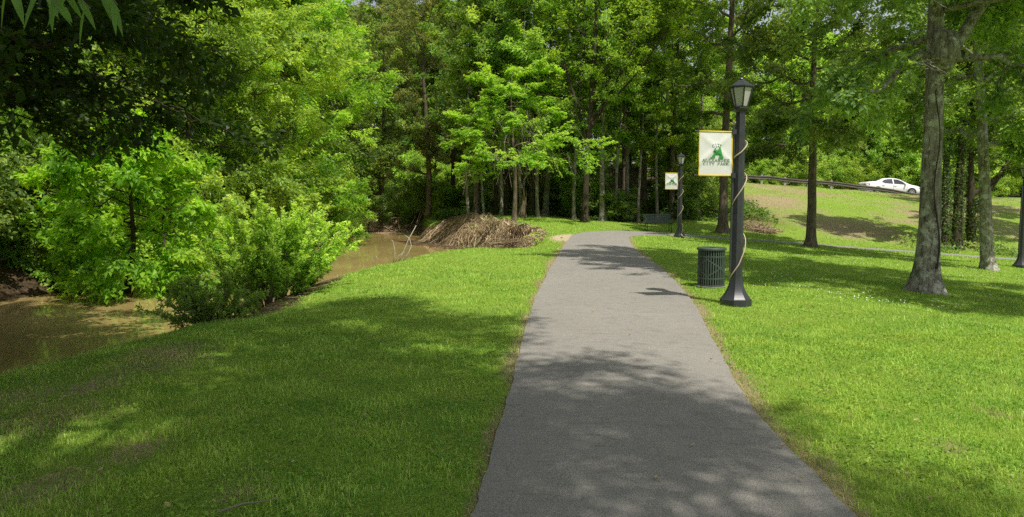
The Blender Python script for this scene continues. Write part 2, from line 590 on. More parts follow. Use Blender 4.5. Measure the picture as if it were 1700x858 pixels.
# ------------------------------------------------------------------ path and road
def asphalt(name, a, b, crack=True):
    m, nt, out = new_mat(name)
    tc = N(nt, 'ShaderNodeTexCoord')
    co = tc.outputs['Object']
    n1 = noise(nt, 0.55, 7, 0.68, co)
    n2 = noise(nt, 120, 3, 0.8, co)
    n3 = noise(nt, 6, 6, 0.7, co)
    c = ramp(nt, [(0.3, a), (0.7, b)], n1.outputs[0]).outputs[0]
    c = mixc(nt, 0.55, c, ramp(nt, [(0.33, [q * a[0] for q in (0.25, 0.24, 0.21)]), (0.5, [q * a[0] for q in (1.0, 0.93, 0.81)]), (0.66, [q * a[0] for q in (2.1, 1.97, 1.75)])], n2.outputs[0]).outputs[0])
    c = mixc(nt, mapr(nt, n3.outputs[0], 0.52, 0.72, 0, 0.35), c, [x * 0.55 for x in a])
    mps = N(nt, 'ShaderNodeMapping')
    mps.inputs['Scale'].default_value = (2.6, 13, 1)
    nt.links.new(co, mps.inputs['Vector'])
    n5 = noise(nt, 1.0, 5, 0.6, mps.outputs[0], 0.8)
    c = mixc(nt, mapr(nt, n5.outputs[0], 0.57, 0.70, 0, 0.38), c, [x * 0.5 for x in a])
    vo = N(nt, 'ShaderNodeTexVoronoi')
    vo.inputs['Scale'].default_value = 70
    nt.links.new(co, vo.inputs['Vector'])
    c = mixc(nt, mapr(nt, vo.outputs['Distance'], 0.10, 0.16, 0.5, 0.0), c, (0.55, 0.53, 0.49))
    vc = N(nt, 'ShaderNodeTexVoronoi', feature='DISTANCE_TO_EDGE')
    vc.inputs['Scale'].default_value = 0.42
    nd = noise(nt, 2.2, 6, 0.7, co)
    va_ = N(nt, 'ShaderNodeVectorMath', operation='MULTIPLY_ADD')
    nt.links.new(nd.outputs['Color'], va_.inputs[0])
    va_.inputs[1].default_value = (0.9, 0.9, 0.0)
    nt.links.new(co, va_.inputs[2])
    nt.links.new(va_.outputs[0], vc.inputs['Vector'])
    ck = math_n(nt, 'MULTIPLY', mapr(nt, vc.outputs['Distance'], 0.003, 0.010, 0.18, 0.0), mapr(nt, n1.outputs[0], 0.48, 0.56))
    c = mixc(nt, ck, c, (0.05, 0.047, 0.04))
    p = N(nt, 'ShaderNodeBsdfPrincipled')
    nt.links.new(c, p.inputs['Base Color'])
    p.inputs['Roughness'].default_value = 0.9
    p.inputs['Specular IOR Level'].default_value = 0.2
    nt.links.new(bump(nt, n2.outputs[0], 0.5, 0.006), p.inputs['Normal'])
    nt.links.new(p.outputs[0], out.inputs[0])
    return m


def ribbon(name, A, B, mat, lift, k=8, rag=0.0):
    rs = np.random.RandomState(3)
    V, F = [], []
    n = len(A)
    ph = rs.uniform(0, 6, 8)
    for i in range(n):
        a, b = np.array(A[i]), np.array(B[i])
        w = b - a
        w = w / np.linalg.norm(w)
        ra = rag * (math.sin(i * 0.9 + ph[0]) + 0.7 * math.sin(i * 2.1 + ph[1]))
        rb = rag * (math.sin(i * 0.8 + ph[2]) + 0.7 * math.sin(i * 2.3 + ph[3]))
        for j in range(k + 1):
            t = j / k
            p = (a + w * ra) * (1 - t) + (b + w * rb) * t
            crown = 0.02 * (1 - (2 * t - 1) ** 2)
            V.append((p[0], p[1], lift + crown))
    V = np.array(V)
    V[:, 2] += H(V[:, 0], V[:, 1])
    idx = (np.arange(n - 1)[:, None] * (k + 1) + np.arange(k)[None, :]).ravel()
    F = np.stack([idx, idx + 1, idx + k + 2, idx + k + 1], 1)
    # skirt down the two edges
    sk = []
    base = len(V)
    E0 = V[0::k + 1] - np.array([0, 0, 0.12])
    E1 = V[k::k + 1] - np.array([0, 0, 0.12])
    V = np.concatenate([V, E0, E1])
    r = np.arange(n - 1)
    sk.append(np.stack([r * (k + 1), (r + 1) * (k + 1), base + r + 1, base + r], 1))
    sk.append(np.stack([r * (k + 1) + k, base + n + r, base + n + r + 1, (r + 1) * (k + 1) + k], 1))
    return tag(link(name, np_mesh(name, V, [F] + sk, smooth=False), mat), kind='structure')


def resample(P, n):
    P = np.array(P)
    s = np.concatenate([[0], np.cumsum(np.hypot(*(P[1:] - P[:-1]).T))])
    t = np.linspace(0, s[-1], n)
    return np.stack([np.interp(t, s, P[:, 0]), np.interp(t, s, P[:, 1])], 1)


ribbon('path', LE, RE, asphalt('path_asphalt', (0.232, 0.22, 0.194), (0.32, 0.305, 0.27)), 0.022, 10, 0.006)
rx = np.linspace(-4, 120, 90)
ribbon('road', np.stack([rx, np.full(90, 71.5)], 1), np.stack([rx, np.full(90, 63.2)], 1), asphalt('road_asphalt', (0.10, 0.10, 0.095), (0.15, 0.145, 0.14)), 0.02, 6)


# ------------------------------------------------------------------ water
def water_mat():
    m, nt, out = new_mat('creek_water')
    tc = N(nt, 'ShaderNodeTexCoord')
    mp = N(nt, 'ShaderNodeMapping')
    mp.inputs['Scale'].default_value = (1.0, 0.6, 1)
    nt.links.new(tc.outputs['Object'], mp.inputs['Vector'])
    n1 = noise(nt, 3.0, 3, 0.5, mp.outputs[0])
    n2 = noise(nt, 0.35, 3, 0.5, tc.outputs['Object'])
    c = ramp(nt, [(0.35, (0.31, 0.23, 0.085)), (0.65, (0.42, 0.315, 0.125))], n2.outputs[0]).outputs[0]
    p = N(nt, 'ShaderNodeBsdfPrincipled')
    nt.links.new(c, p.inputs['Base Color'])
    p.inputs['Roughness'].default_value = 0.06
    p.inputs['IOR'].default_value = 1.33
    p.inputs['Specular IOR Level'].default_value = 0.5
    nt.links.new(bump(nt, n1.outputs[0], 0.035, 0.05), p.inputs['Normal'])
    nt.links.new(p.outputs[0], out.inputs[0])
    return m


wx = np.linspace(-66, 2.2, 60)
wy = np.linspace(-8, 106, 120)
WX, WY = np.meshgrid(wx, wy)
wi = (np.arange(119)[:, None] * 60 + np.arange(59)[None, :]).ravel()
tag(link('creek_water', np_mesh('creek_water', np.stack([WX.ravel(), WY.ravel(), np.full(WX.size, WATER_Z)], 1),
                                [np.stack([wi, wi + 1, wi + 61, wi + 60], 1)]), water_mat()), kind='structure')


# ------------------------------------------------------------------ grass
def grass_mat():
    m, nt, out = new_mat('grass_blades')
    at = N(nt, 'ShaderNodeAttribute', attribute_name='var')
    dr = N(nt, 'ShaderNodeAttribute', attribute_name='dry')
    tc = N(nt, 'ShaderNodeTexCoord')
    n1 = noise(nt, 0.55, 4, 0.6, tc.outputs['Object'])
    c = ramp(nt, [(0.0, (0.06, 0.17, 0.018)), (0.5, (0.26, 0.46, 0.055)), (1.0, (0.60, 0.76, 0.17))], at.outputs['Fac']).outputs[0]
    c = mixc(nt, mapr(nt, n1.outputs[0], 0.42, 0.66, 0, 0.5), c, (0.42, 0.56, 0.07))
    n2 = noise(nt, 2.3, 5, 0.7, tc.outputs['Object'])
    c = mixc(nt, mapr(nt, n2.outputs[0], 0.52, 0.62, 0, 0.55), c, (0.11, 0.30, 0.03))
    n3 = noise(nt, 1.1, 4, 0.6, tc.outputs['Object'])
    c = mixc(nt, mapr(nt, n3.outputs[0], 0.56, 0.68, 0, 0.4), c, (0.50, 0.56, 0.14))
    c = mixc(nt, dr.outputs['Fac'], c, (0.46, 0.38, 0.20))
    p = N(nt, 'ShaderNodeBsdfPrincipled')
    nt.links.new(c, p.inputs['Base Color'])
    p.inputs['Roughness'].default_value = 0.5
    p.inputs['Specular IOR Level'].default_value = 0.3
    tr = N(nt, 'ShaderNodeBsdfTranslucent')
    nt.links.new(mixc(nt, 1.0, c, (1.5, 1.38, 0.8), 'MULTIPLY'), tr.inputs['Color'])
    mx = N(nt, 'ShaderNodeMixShader')
    mx.inputs[0].default_value = 0.35
    nt.links.new(p.outputs[0], mx.inputs[1])
    nt.links.new(tr.outputs[0], mx.inputs[2])
    nt.links.new(mx.outputs[0], out.inputs[0])
    return m


def make_grass():
    rs = np.random.RandomState(11)
    bands = [(2.6, 6, 5200), (6, 10, 2600), (10, 16, 1150), (16, 26, 430), (26, 36, 200), (36, 62, 70)]
    X, Y = [], []
    for a, b, dens in bands:
        xl, xr = -(0.70 * b + 1.2), 0.70 * b + 1.2
        n = int((xr - xl) * (b - a) * dens)
        x = rs.uniform(xl, xr, n)
        y = rs.uniform(a, b, n)
        k = np.abs(x) < 0.70 * y + 1.2
        X.append(x[k])
        Y.append(y[k])
    x, y = np.concatenate(X), np.concatenate(Y)
    k = (x > -9) & (x < 40)
    x, y = x[k], y[k]
    dirt, dry, litter, sand = masks(x, y)
    inp = in_poly(x, y, PATHPOLY)
    dpe = np.minimum(chain_dist(x, y, LE[::2]), chain_dist(x, y, RE[::2]))
    bare = np.maximum.reduce([dirt * 1.3, litter, sand * 1.5])
    bare = np.where((y < 34), np.maximum(bare, dry * 0.45), np.maximum(bare, dry * 0.5))
    keep = (rs.rand(len(x)) > bare) & ~(inp & (dpe > 0.05 * rs.rand(len(x))))
    keep &= ~((x < -8.6))
    x, y, dry = x[keep], y[keep], dry[keep]
    # clumpiness: taller where a slow random field is high
    cl = 0.5 + 0.25 * np.sin(x * 5.1 + 1.3 * np.sin(y * 3.7)) + 0.25 * np.sin(y * 6.3 + 1.7 * np.sin(x * 4.1))
    n = len(x)
    h = (0.018 + 0.032 * rs.rand(n) ** 1.6) * (0.7 + 0.7 * cl)
    h *= 1 + 0.8 * (rs.rand(n) < 0.015)
    far = y > 9
    h = np.where(y > 26, h * 1.3, h)
    w = np.maximum(0.0042, 0.00080 * y) * (0.6 + 0.8 * rs.rand(n))
    az = rs.uniform(0, 2 * PI, n)
    lean = rs.uniform(0.15, 1.15, n)
    fx, fy = np.cos(az), np.sin(az)
    wa = az + PI / 2 + rs.normal(0, 0.4, n)
    wxv, wyv = np.cos(wa) * w / 2, np.sin(wa) * w / 2
    z0 = H(x, y) - 0.004
    var = np.clip(0.25 + 0.45 * cl + rs.normal(0, 0.24, n), 0, 1)
    dv = np.clip((rs.rand(n) < (0.03 + 0.75 * dry)).astype(float) * rs.uniform(0.5, 1, n), 0, 1)
    V, T, Q, va, da = [], [], [], [], []
    nr = np.nonzero(~far)[0]
    m = len(nr)
    g = lambda a: a[nr]
    mid = np.stack([g(x) + g(fx) * g(h) * g(lean) * 0.35, g(y) + g(fy) * g(h) * g(lean) * 0.35, g(z0) + g(h) * 0.62], 1)
    tip = np.stack([g(x) + g(fx) * g(h) * g(lean) * 1.1, g(y) + g(fy) * g(h) * g(lean) * 1.1, g(z0) + g(h) * (1.05 - 0.35 * g(lean))], 1)
    ww = np.stack([g(wxv), g(wyv), np.zeros(m)], 1)
    b = np.stack([g(x), g(y), g(z0)], 1)
    Vn = np.stack([b - ww, b + ww, mid + ww * 0.85, mid - ww * 0.85, tip], 1).reshape(-1, 3)
    o = np.arange(m)[:, None] * 5
    Q.append(o + np.array([0, 1, 2, 3]))
    T.append(o + np.array([3, 2, 4]))
    V.append(Vn)
    va.append(np.repeat(g(var), 5))
    da.append(np.repeat(g(dv), 5))
    fr = np.nonzero(far)[0]
    m2 = len(fr)
    g = lambda a: a[fr]
    b = np.stack([g(x), g(y), g(z0)], 1)
    ww = np.stack([g(wxv), g(wyv), np.zeros(m2)], 1)
    tip = np.stack([g(x) + g(fx) * g(h) * g(lean) * 0.9, g(y) + g(fy) * g(h) * g(lean) * 0.9, g(z0) + g(h)], 1)
    V.append(np.stack([b - ww, b + ww, tip], 1).reshape(-1, 3))
    T.append(m * 5 + np.arange(m2)[:, None] * 3 + np.array([0, 1, 2]))
    va.append(np.repeat(g(var), 3))
    da.append(np.repeat(g(dv), 3))
    # clover and broad weeds low in the turf, in patches
    mc = 34000
    cy = 3 + 11 * rs.rand(mc) ** 1.5
    cxx = rs.uniform(-1, 1, mc) * (0.70 * cy + 1)
    fld = np.sin(cxx * 1.9 + 2.1 * np.sin(cy * 1.3)) * np.sin(cy * 2.3 + 1.4 * np.sin(cxx * 1.1))
    kk = (fld > 0.1) & ~in_poly(cxx, cy, PATHPOLY) & ~in_poly(cxx, cy, CREEK)
    cxx, cy = cxx[kk], cy[kk]
    mc = len(cxx)
    cz = H(cxx, cy) + rs.uniform(0.012, 0.036, mc)
    a1 = rs.uniform(0, 2 * PI, mc)
    sz = rs.uniform(0.008, 0.02, mc) * np.maximum(1, cy / 8)
    dx, dy = np.cos(a1) * sz, np.sin(a1) * sz
    tl = rs.normal(0, 0.35, (2, mc)) * sz
    base_n = sum(len(v_) for v_ in V)
    V.append(np.stack([np.stack([cxx - dx, cy - dy, cz - tl[0]], 1), np.stack([cxx + dy * .7, cy - dx * .7, cz + tl[1]], 1), np.stack([cxx + dx, cy + dy, cz + tl[0]], 1), np.stack([cxx - dy * .7, cy + dx * .7, cz + tl[1]], 1)], 1).reshape(-1, 3))
    Q.append(base_n + np.arange(mc)[:, None] * 4 + np.array([0, 1, 2, 3]))
    va.append(np.repeat(rs.uniform(0.0, 0.6, mc), 4))
    da.append(np.zeros(mc * 4))
    me = np_mesh('lawn_grass', np.concatenate(V), [np.concatenate(Q), np.concatenate(T)], dict(var=np.concatenate(va), dry=np.concatenate(da)))
    print('grass blades', n)
    return tag(link('lawn_grass', me, grass_mat()), 'short mown green grass covering the lawn on both sides of the path', 'grass', kind='stuff')


make_grass()


# ------------------------------------------------------------------ foliage machinery
def nrm(a):
    return a / (np.linalg.norm(a, axis=-1, keepdims=True) + 1e-9)


def batch_tubes(P, Rr, sides):
    B, n, _ = P.shape
    T = nrm(np.gradient(P, axis=1))
    ref = np.where(np.abs(T[:, :1, 2:3]) > 0.85, np.array([1.0, 0, 0]), np.array([0, 0, 1.0]))
    A = nrm(np.cross(T, np.broadcast_to(ref, T.shape)))
    Bv = np.cross(T, A)
    th = np.arange(sides) * 2 * PI / sides
    V = P[:, :, None, :] + Rr[:, :, None, None] * (np.cos(th)[None, None, :, None] * A[:, :, None, :] + np.sin(th)[None, None, :, None] * Bv[:, :, None, :])
    b = np.arange(B)[:, None, None] * n * sides
    i = np.arange(n - 1)[None, :, None] * sides
    k = np.arange(sides)[None, None, :]
    k2 = (k + 1) % sides
    F = np.stack([b + i + k, b + i + k2, b + i + sides + k2, b + i + sides + k], -1).reshape(-1, 4)
    return V.reshape(-1, 3), F


def leaves_mesh(name, P, D, Nn, L, W, var, fold=0.25, curl=0.15):
    S = nrm(np.cross(D, Nn))
    Nn = nrm(np.cross(S, D))
    L = L[:, None]
    W = W[:, None]
    a = P
    m1 = P + D * L * 0.45 + S * W * 0.5 + Nn * W * fold
    m2 = P + D * L * 0.45 - S * W * 0.5 + Nn * W * fold
    t = P + D * L - Nn * L * curl
    V = np.stack([a, m1, t, m2], 1).reshape(-1, 3)
    o = np.arange(len(P))[:, None] * 4
    T = np.concatenate([o + np.array([0, 1, 2]), o + np.array([0, 2, 3])])
    return np_mesh(name, V, [T], dict(var=np.repeat(var, 4)), smooth=False)


def trunk_tube(pts, radii, sides=14, lobes=5, flare=0.9, seed=0, lump=0.04):
    rs = np.random.RandomState(seed)
    pts = np.array(pts, float)
    n = len(pts)
    T = nrm(np.gradient(pts, axis=0))
    A = nrm(np.cross(T, np.array([0, 1.0, 0])))
    Bv = np.cross(T, A)
    th = np.arange(sides) * 2 * PI / sides
    ph = rs.uniform(0, 6.28, 4)
    V = []
    for i in range(n):
        z = pts[i, 2] - pts[0, 2]
        r0 = radii[0]
        f = math.exp(-z / (1.15 * r0 + 0.08))
        mod = 1 + flare * f * (0.75 + 0.45 * np.cos(lobes * th + ph[0]) + 0.25 * np.cos(2 * th + ph[1]))
        mod += lump * (np.sin(3 * th + z * 2.3 + ph[2]) + np.sin(5 * th - z * 4.1 + ph[3]))
        V.append(pts[i] + (np.cos(th)[:, None] * A[i] + np.sin(th)[:, None] * Bv[i]) * (radii[i] * mod)[:, None])
    V = np.concatenate(V)
    i = np.arange(n - 1)[:, None] * sides
    k = np.arange(sides)[None, :]
    k2 = (k + 1) % sides
    F = np.stack([i + k, i + k2, i + sides + k2, i + sides + k], -1).reshape(-1, 4)
    return V, F


def spine(rs, Ht, lean, wob, n=26):
    z = np.concatenate([np.linspace(0, 0.7, 7), np.linspace(0.7, Ht, n)[1:]])
    t = z / Ht
    x = lean[0] * t + wob * (np.sin(t * 5 + rs.uniform(0, 6)) - np.sin(0)) * t ** 0.7
    y = lean[1] * t + wob * (np.sin(t * 4.3 + rs.uniform(0, 6))) * t ** 0.7
    return np.stack([x, y, z], 1)


def tree_meshes(name, seed, Ht, r0, cb, R, nl=18, k2=6, k3=4, nleaf=20000, leaf=0.13, lw=0.5, elev=(0.1, 1.1), curve=0.1,
                droop=0.0, lean=(0, 0), wob=0.15, flare=0.9, prof=None, extra_limbs=None, forks=(), top=0.25, spread3=0.7, tilt=0.75, flat2=0.55, flat3=0.6, clump=0.18, lump=0.04, spray=0.10, clear=None):
    """wood mesh (trunk with limbs) and crown mesh (leaves)"""
    rs = np.random.RandomState(seed)
    sp = spine(rs, Ht, lean, wob)
    tt = sp[:, 2] / Ht
    rad = r0 * np.clip((1 - tt) ** 0.8, 0.03, 1) * (1 - 0.15 * tt)
    Vs, Fs = [], []
    base = 0
    V, F = trunk_tube(sp, rad, seed=seed, flare=flare, lump=lump)
    Vs.append(V); Fs.append(F); base += len(V)
    # extra trunks leaving the main one (forks): (z, azimuth, length, elev, radius factor)
    spines = [(sp, rad, cb, 1.0)]
    for (fz, faz, fl, fe, fr) in forks:
        b = np.array([np.interp(fz, sp[:, 2], sp[:, j]) for j in range(3)])
        rb = np.interp(fz, sp[:, 2], rad) * fr
        s = np.linspace(0, 1, 16)
        d = np.array([math.cos(faz) * math.cos(fe), math.sin(faz) * math.cos(fe), math.sin(fe)])
        P = b + d * fl * s[:, None] + np.array([0, 0, 1]) * (0.45 * fl * math.cos(fe) * s ** 2)[:, None]
        P[:, 0] += 0.15 * np.sin(s * 6 + seed) * s
        P[:, 1] += 0.15 * np.cos(s * 5 + seed) * s
        rr = rb * (1 - s) ** 0.7 + 0.012
        V, F = batch_tubes(P[None], rr[None], 10)
        Vs.append(V); Fs.append(F + base); base += len(V)
        spines.append((P, rr, b[2] + 0.25 * (P[-1, 2] - b[2]), 0.6))
    LP, LR = [], []
    for (S, sr, c0, fac) in spines:
        k = max(4, int(nl * fac))
        u = (np.arange(k) + rs.rand(k) * 0.8) / k
        z0 = c0 + u * (S[-1, 2] - c0) * 0.97
        az = np.arange(k) * 2.399 + rs.uniform(0, 6.28) + rs.normal(0, 0.3, k)
        tl = u
        pr = prof(tl) if prof else (0.55 + 0.9 * tl) * np.clip(1.25 * (1 - tl) ** 0.6, 0, 1) + top * tl * 0.3
        Ln = R * pr * rs.uniform(0.75, 1.15, k) * (0.75 if fac < 1 else 1)
        el = elev[0] + (elev[1] - elev[0]) * tl + rs.normal(0, 0.15, k)
        d = np.stack([np.cos(az) * np.cos(el), np.sin(az) * np.cos(el), np.sin(el)], 1)
        b = np.stack([np.interp(z0, S[:, 2], S[:, j]) for j in range(3)], 1)
        rb = np.interp(z0, S[:, 2], sr) * 0.55
        s = np.linspace(0, 1, 7)
        P = b[:, None, :] + d[:, None, :] * (Ln[:, None] * s)[:, :, None]
        P[:, :, 2] += (curve * Ln[:, None] * s ** 2 - droop * Ln[:, None] * s ** 3)
        P[:, 1:, :] += rs.normal(0, 0.035, (k, 6, 3)) * Ln[:, None, None]
        LP.append(P)
        LR.append(np.maximum(rb[:, None] * (1 - s) ** 0.8, 0.006))
    if extra_limbs:
        for pts, ra, rb_ in extra_limbs:
            P = catmull(pts, 3)
            P = np.stack([np.interp(np.linspace(0, 1, 7), np.linspace(0, 1, len(P)), P[:, j]) for j in range(3)], 1)
            LP.append(P[None]); LR.append(np.linspace(ra, rb_, 7)[None])
    LP, LR = np.concatenate(LP), np.concatenate(LR)
    V, F = batch_tubes(LP, LR, 7)
    Vs.append(V); Fs.append(F + base); base += len(V)

    def children(P, Rr, k, lo, ratio, ang, npts, flat):
        B, n, _ = P.shape
        s = lo + (1 - lo) * (np.arange(k)[None, :] + rs.rand(B, k)) / k
        fi = s * (n - 1)
        i0 = np.clip(fi.astype(int), 0, n - 2)
        fr = (fi - i0)[:, :, None]
        bi = np.arange(B)[:, None]
        b = P[bi, i0] * (1 - fr) + P[bi, i0 + 1] * fr
        tang = nrm(P[bi, i0 + 1] - P[bi, i0])
        L0 = np.linalg.norm(P[:, -1] - P[:, 0], axis=1)[:, None]
        rv = rs.normal(0, 1, (B, k, 3))
        rv[:, :, 2] *= flat
        rv = nrm(rv - tang * np.sum(rv * tang, -1, keepdims=True))
        d = nrm(tang * math.cos(ang) + rv * math.sin(ang))
        Ln = L0 * ratio * rs.uniform(0.6, 1.2, (B, k)) * (1.25 - 0.6 * s)
        t = np.linspace(0, 1, npts)
        Q = b[:, :, None, :] + d[:, :, None, :] * (Ln[:, :, None] * t)[..., None]
        Q[..., 2] += (0.12 * Ln[:, :, None] * t ** 2) - droop * 0.8 * Ln[:, :, None] * t ** 2
        Q = Q.reshape(B * k, npts, 3)
        Q[:, 1:] += rs.normal(0, 0.03, (B * k, npts - 1, 3)) * Ln.reshape(-1, 1, 1)
        rb = (Rr[bi, i0] * 0.5).reshape(-1, 1)
        return Q, np.maximum(rb * (1 - t[None, :]) ** 0.8, 0.0035)

    P2, R2 = children(LP, LR, k2, 0.2, 0.42, 0.8, 5, flat2)
    V, F = batch_tubes(P2, R2, 5)
    Vs.append(V); Fs.append(F + base); base += len(V)
    P3, R3 = children(P2, R2, k3, 0.2, 0.55, spread3, 4, flat3)
    V, F = batch_tubes(P3, R3, 3)
    Vs.append(V); Fs.append(F + base); base += len(V)
    wood = np_mesh(name + '_wood', np.concatenate(Vs), [np.concatenate(Fs)], smooth=True)
    # leaves on the twigs
    n3 = len(P3)
    pick = rs.randint(0, n3, nleaf)
    s = rs.rand(nleaf) ** 0.7
    fi = s * 3
    i0 = np.clip(fi.astype(int), 0, 2)
    fr = (fi - i0)[:, None]
    pos = P3[pick, i0] * (1 - fr) + P3[pick, i0 + 1] * fr
    tang = nrm(P3[pick, i0 + 1] - P3[pick, i0])
    on2 = rs.rand(nleaf) < 0.22
    p2 = pick // k3
    f2 = rs.rand(nleaf) * 4
    j2 = np.clip(f2.astype(int), 0, 3)
    g2 = (f2 - j2)[:, None]
    q2 = P2[p2, j2] * (1 - g2) + P2[p2, j2 + 1] * g2
    pos = np.where(on2[:, None], q2, pos)
    pos = pos + rs.normal(0, spray, (nleaf, 3)) * np.array([1, 1, 0.6])
    Nn = nrm(np.array([0, 0, tilt]) + rs.normal(0, 0.45, (nleaf, 3)) + 0.2 * tang)
    D = rs.normal(0, 0.6, (nleaf, 3)) + tang * 0.8 + np.array([0, 0, -0.25])
    D = nrm(D - Nn * np.sum(D * Nn, 1, keepdims=True))
    cv = rs.normal(0, clump, len(P2))[pick // k3]
    hz = (pos[:, 2] - pos[:, 2].min()) / (np.ptp(pos[:, 2]) + 1e-6)
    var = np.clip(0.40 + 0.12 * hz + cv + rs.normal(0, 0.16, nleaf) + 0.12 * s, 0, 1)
    L = leaf * rs.uniform(0.65, 1.3, nleaf)
    if clear:
        cx0, cx1, dx_, dy_, cz1 = clear      # an open gap in the crown on the side (dx, dy)
        lat = pos[:, 0] * -dy_ + pos[:, 1] * dx_
        alo = pos[:, 0] * dx_ + pos[:, 1] * dy_
        kp = ~((lat > cx0) & (lat < cx1) & (alo > -0.3) & (pos[:, 2] < cz1))
        pos, D, Nn, L, var = pos[kp], D[kp], Nn[kp], L[kp], var[kp]
        lw = lw * rs.uniform(0.9, 1.1, len(L))
        nleaf = len(L)
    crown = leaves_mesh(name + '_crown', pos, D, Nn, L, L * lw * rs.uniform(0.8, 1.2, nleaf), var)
    return wood, crown


def build_tree(name, wood, crown, bark, leaf, loc, rz, label, cat='tree', group=None, sc=(1, 1, 1), wname='trunk', cname='crown'):
    r = empty(name, loc, rz, label, cat, group)
    r.scale = sc
    w = link(wname, wood, None, r)
    if not wood.materials: wood.materials.append(bark)
    c = link(cname, crown, None, r)
    if not crown.materials: crown.materials.append(leaf)
    return r


PROTO = {}


def plant(kind, x, y, sc, rz, label, group=None, cat=None, z=None, name=None, tilt=(0, 0)):
    """a copy of a prototype tree (the first use builds it)"""
    sc3 = (sc, sc, sc) if isinstance(sc, (int, float)) else sc
    loc = (x, y, (h1(x, y) if z is None else z) - 0.05)
    p = PROTO[kind]
    if 'root' not in p:
        wood, crown = tree_meshes(kind, **p['args'])
        p['root'] = build_tree(name or p.get('name', 'tree'), wood, crown, M[p['bark']], M[p['leaf']], loc, rz, label, cat or p.get('cat', 'tree'), group, sc3, p.get('wname', 'trunk'), p.get('cname', 'crown'))
        r = p['root']
    else:
        r = copy_thing(p['root'])
        if name: r.name = name
        r['label'] = label
        if cat: r['category'] = cat
        if group: r['group'] = group
        elif 'group' in r: del r['group']
        r.location = loc
        r.scale = sc3
    r.rotation_euler = (tilt[0], tilt[1], rz)
    return r


flatprof = lambda t: np.clip(0.9 + 0.25 * np.sin(t * 3), 0, 2) * np.clip(1.3 * (1 - t) ** 0.5, 0.2, 1)
colprof = lambda t: np.clip(0.75 + 0.5 * np.sin(t * PI), 0, 2) * np.clip(1.4 * (1.02 - t) ** 0.5, 0.15, 1)
PROTO['woods_a'] = dict(bark='bark_brown', leaf='leaf_mid', args=dict(seed=21, Ht=17, r0=0.17, cb=4.2, R=3.2, nl=26, k2=6, k3=4, nleaf=19000, leaf=0.16, wob=0.25, tilt=0.45))
PROTO['woods_b'] = dict(bark='bark_pale', leaf='leaf_bright', args=dict(seed=22, Ht=18, r0=0.165, cb=6.0, R=2.9, nl=22, k2=6, k3=4, nleaf=14000, leaf=0.16, wob=0.2, tilt=0.45, lean=(0.6, 0.2)))
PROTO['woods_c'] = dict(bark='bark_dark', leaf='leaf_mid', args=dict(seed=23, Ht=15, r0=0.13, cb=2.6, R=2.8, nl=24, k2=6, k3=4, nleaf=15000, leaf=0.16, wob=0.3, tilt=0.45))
PROTO['woods_thin'] = dict(bark='bark_pale', leaf='leaf_bright', args=dict(seed=24, Ht=12, r0=0.085, cb=3.6, R=2.0, nl=18, k2=5, k3=4, nleaf=9000, leaf=0.16, wob=0.3))
PROTO['woods_fork'] = dict(bark='bark_dark', leaf='leaf_bright', args=dict(seed=25, Ht=15, r0=0.17, cb=5.5, R=2.8, nl=22, k2=5, k3=4, nleaf=15000, leaf=0.16, wob=0.25,
                           forks=((3.9, 2.6, 6.5, 1.15, 0.75), (4.6, 0.3, 7.0, 1.05, 0.7), (4.2, 1.4, 7.0, 1.2, 0.6), (5.2, -0.4, 6.0, 0.6, 0.45))))
PROTO['layered'] = dict(bark='bark_brown', leaf='leaf_lime', args=dict(seed=26, Ht=7.6, r0=0.12, cb=2.9, R=3.3, nl=18, k2=10, k3=6, nleaf=36000, leaf=0.14, flat2=0.12, flat3=0.15, elev=(0.0, 0.10), curve=0.03, droop=0.12,
                        prof=lambda t: np.where(t < 0.45, 1.05, np.where(t < 0.6, 0.4, 0.85)), wob=0.3, tilt=1.5, spread3=0.6, spray=0.05))
PROTO['bank_tree'] = dict(bark='bark_dark', leaf='leaf_bright', args=dict(seed=27, Ht=12.5, r0=0.11, cb=0.4, R=4.2, nl=60, k2=7, k3=5, nleaf=85000, leaf=0.17, elev=(-0.25, 0.9), droop=0.15, prof=colprof, wob=0.3, clump=0.22))
PROTO['bank_tree_b'] = dict(bark='bark_dark', leaf='leaf_mid', args=dict(seed=28, Ht=14, r0=0.13, cb=0.6, R=4.4, nl=60, k2=7, k3=5, nleaf=80000, leaf=0.17, elev=(-0.2, 0.9), droop=0.2, prof=colprof, wob=0.3, clump=0.24))
PROTO['olive_tree'] = dict(bark='bark_brown', leaf='leaf_olive', args=dict(seed=33, Ht=17, r0=0.2, cb=2.5, R=3.4, nl=34, k2=6, k3=5, nleaf=36000, leaf=0.15, lw=0.35, elev=(0.2, 1.2), wob=0.3, clump=0.2))
PROTO['sapling'] = dict(bark='bark_dark', leaf='leaf_mid', args=dict(seed=29, Ht=4.6, r0=0.04, cb=0.5, R=1.5, nl=18, k2=5, k3=3, nleaf=7000, leaf=0.15, prof=colprof, flare=0.3, wob=0.2))
PROTO['bush'] = dict(bark='bark_dark', leaf='leaf_mid', cat='shrub', name='bush', wname='stem', cname='foliage', args=dict(seed=30, Ht=1.9, r0=0.03, cb=0.1, R=1.35, nl=20, k2=5, k3=3, nleaf=5500, leaf=0.13, elev=(0.15, 1.2), prof=colprof, flare=0.2, wob=0.1))
PROTO['bush_bright'] = dict(bark='bark_dark', leaf='leaf_bright', cat='shrub', name='bush', wname='stem', cname='foliage', args=dict(seed=31, Ht=2.6, r0=0.03, cb=0.1, R=1.7, nl=22, k2=5, k3=3, nleaf=6500, leaf=0.15, elev=(0.15, 1.2), prof=colprof, flare=0.2, wob=0.1))
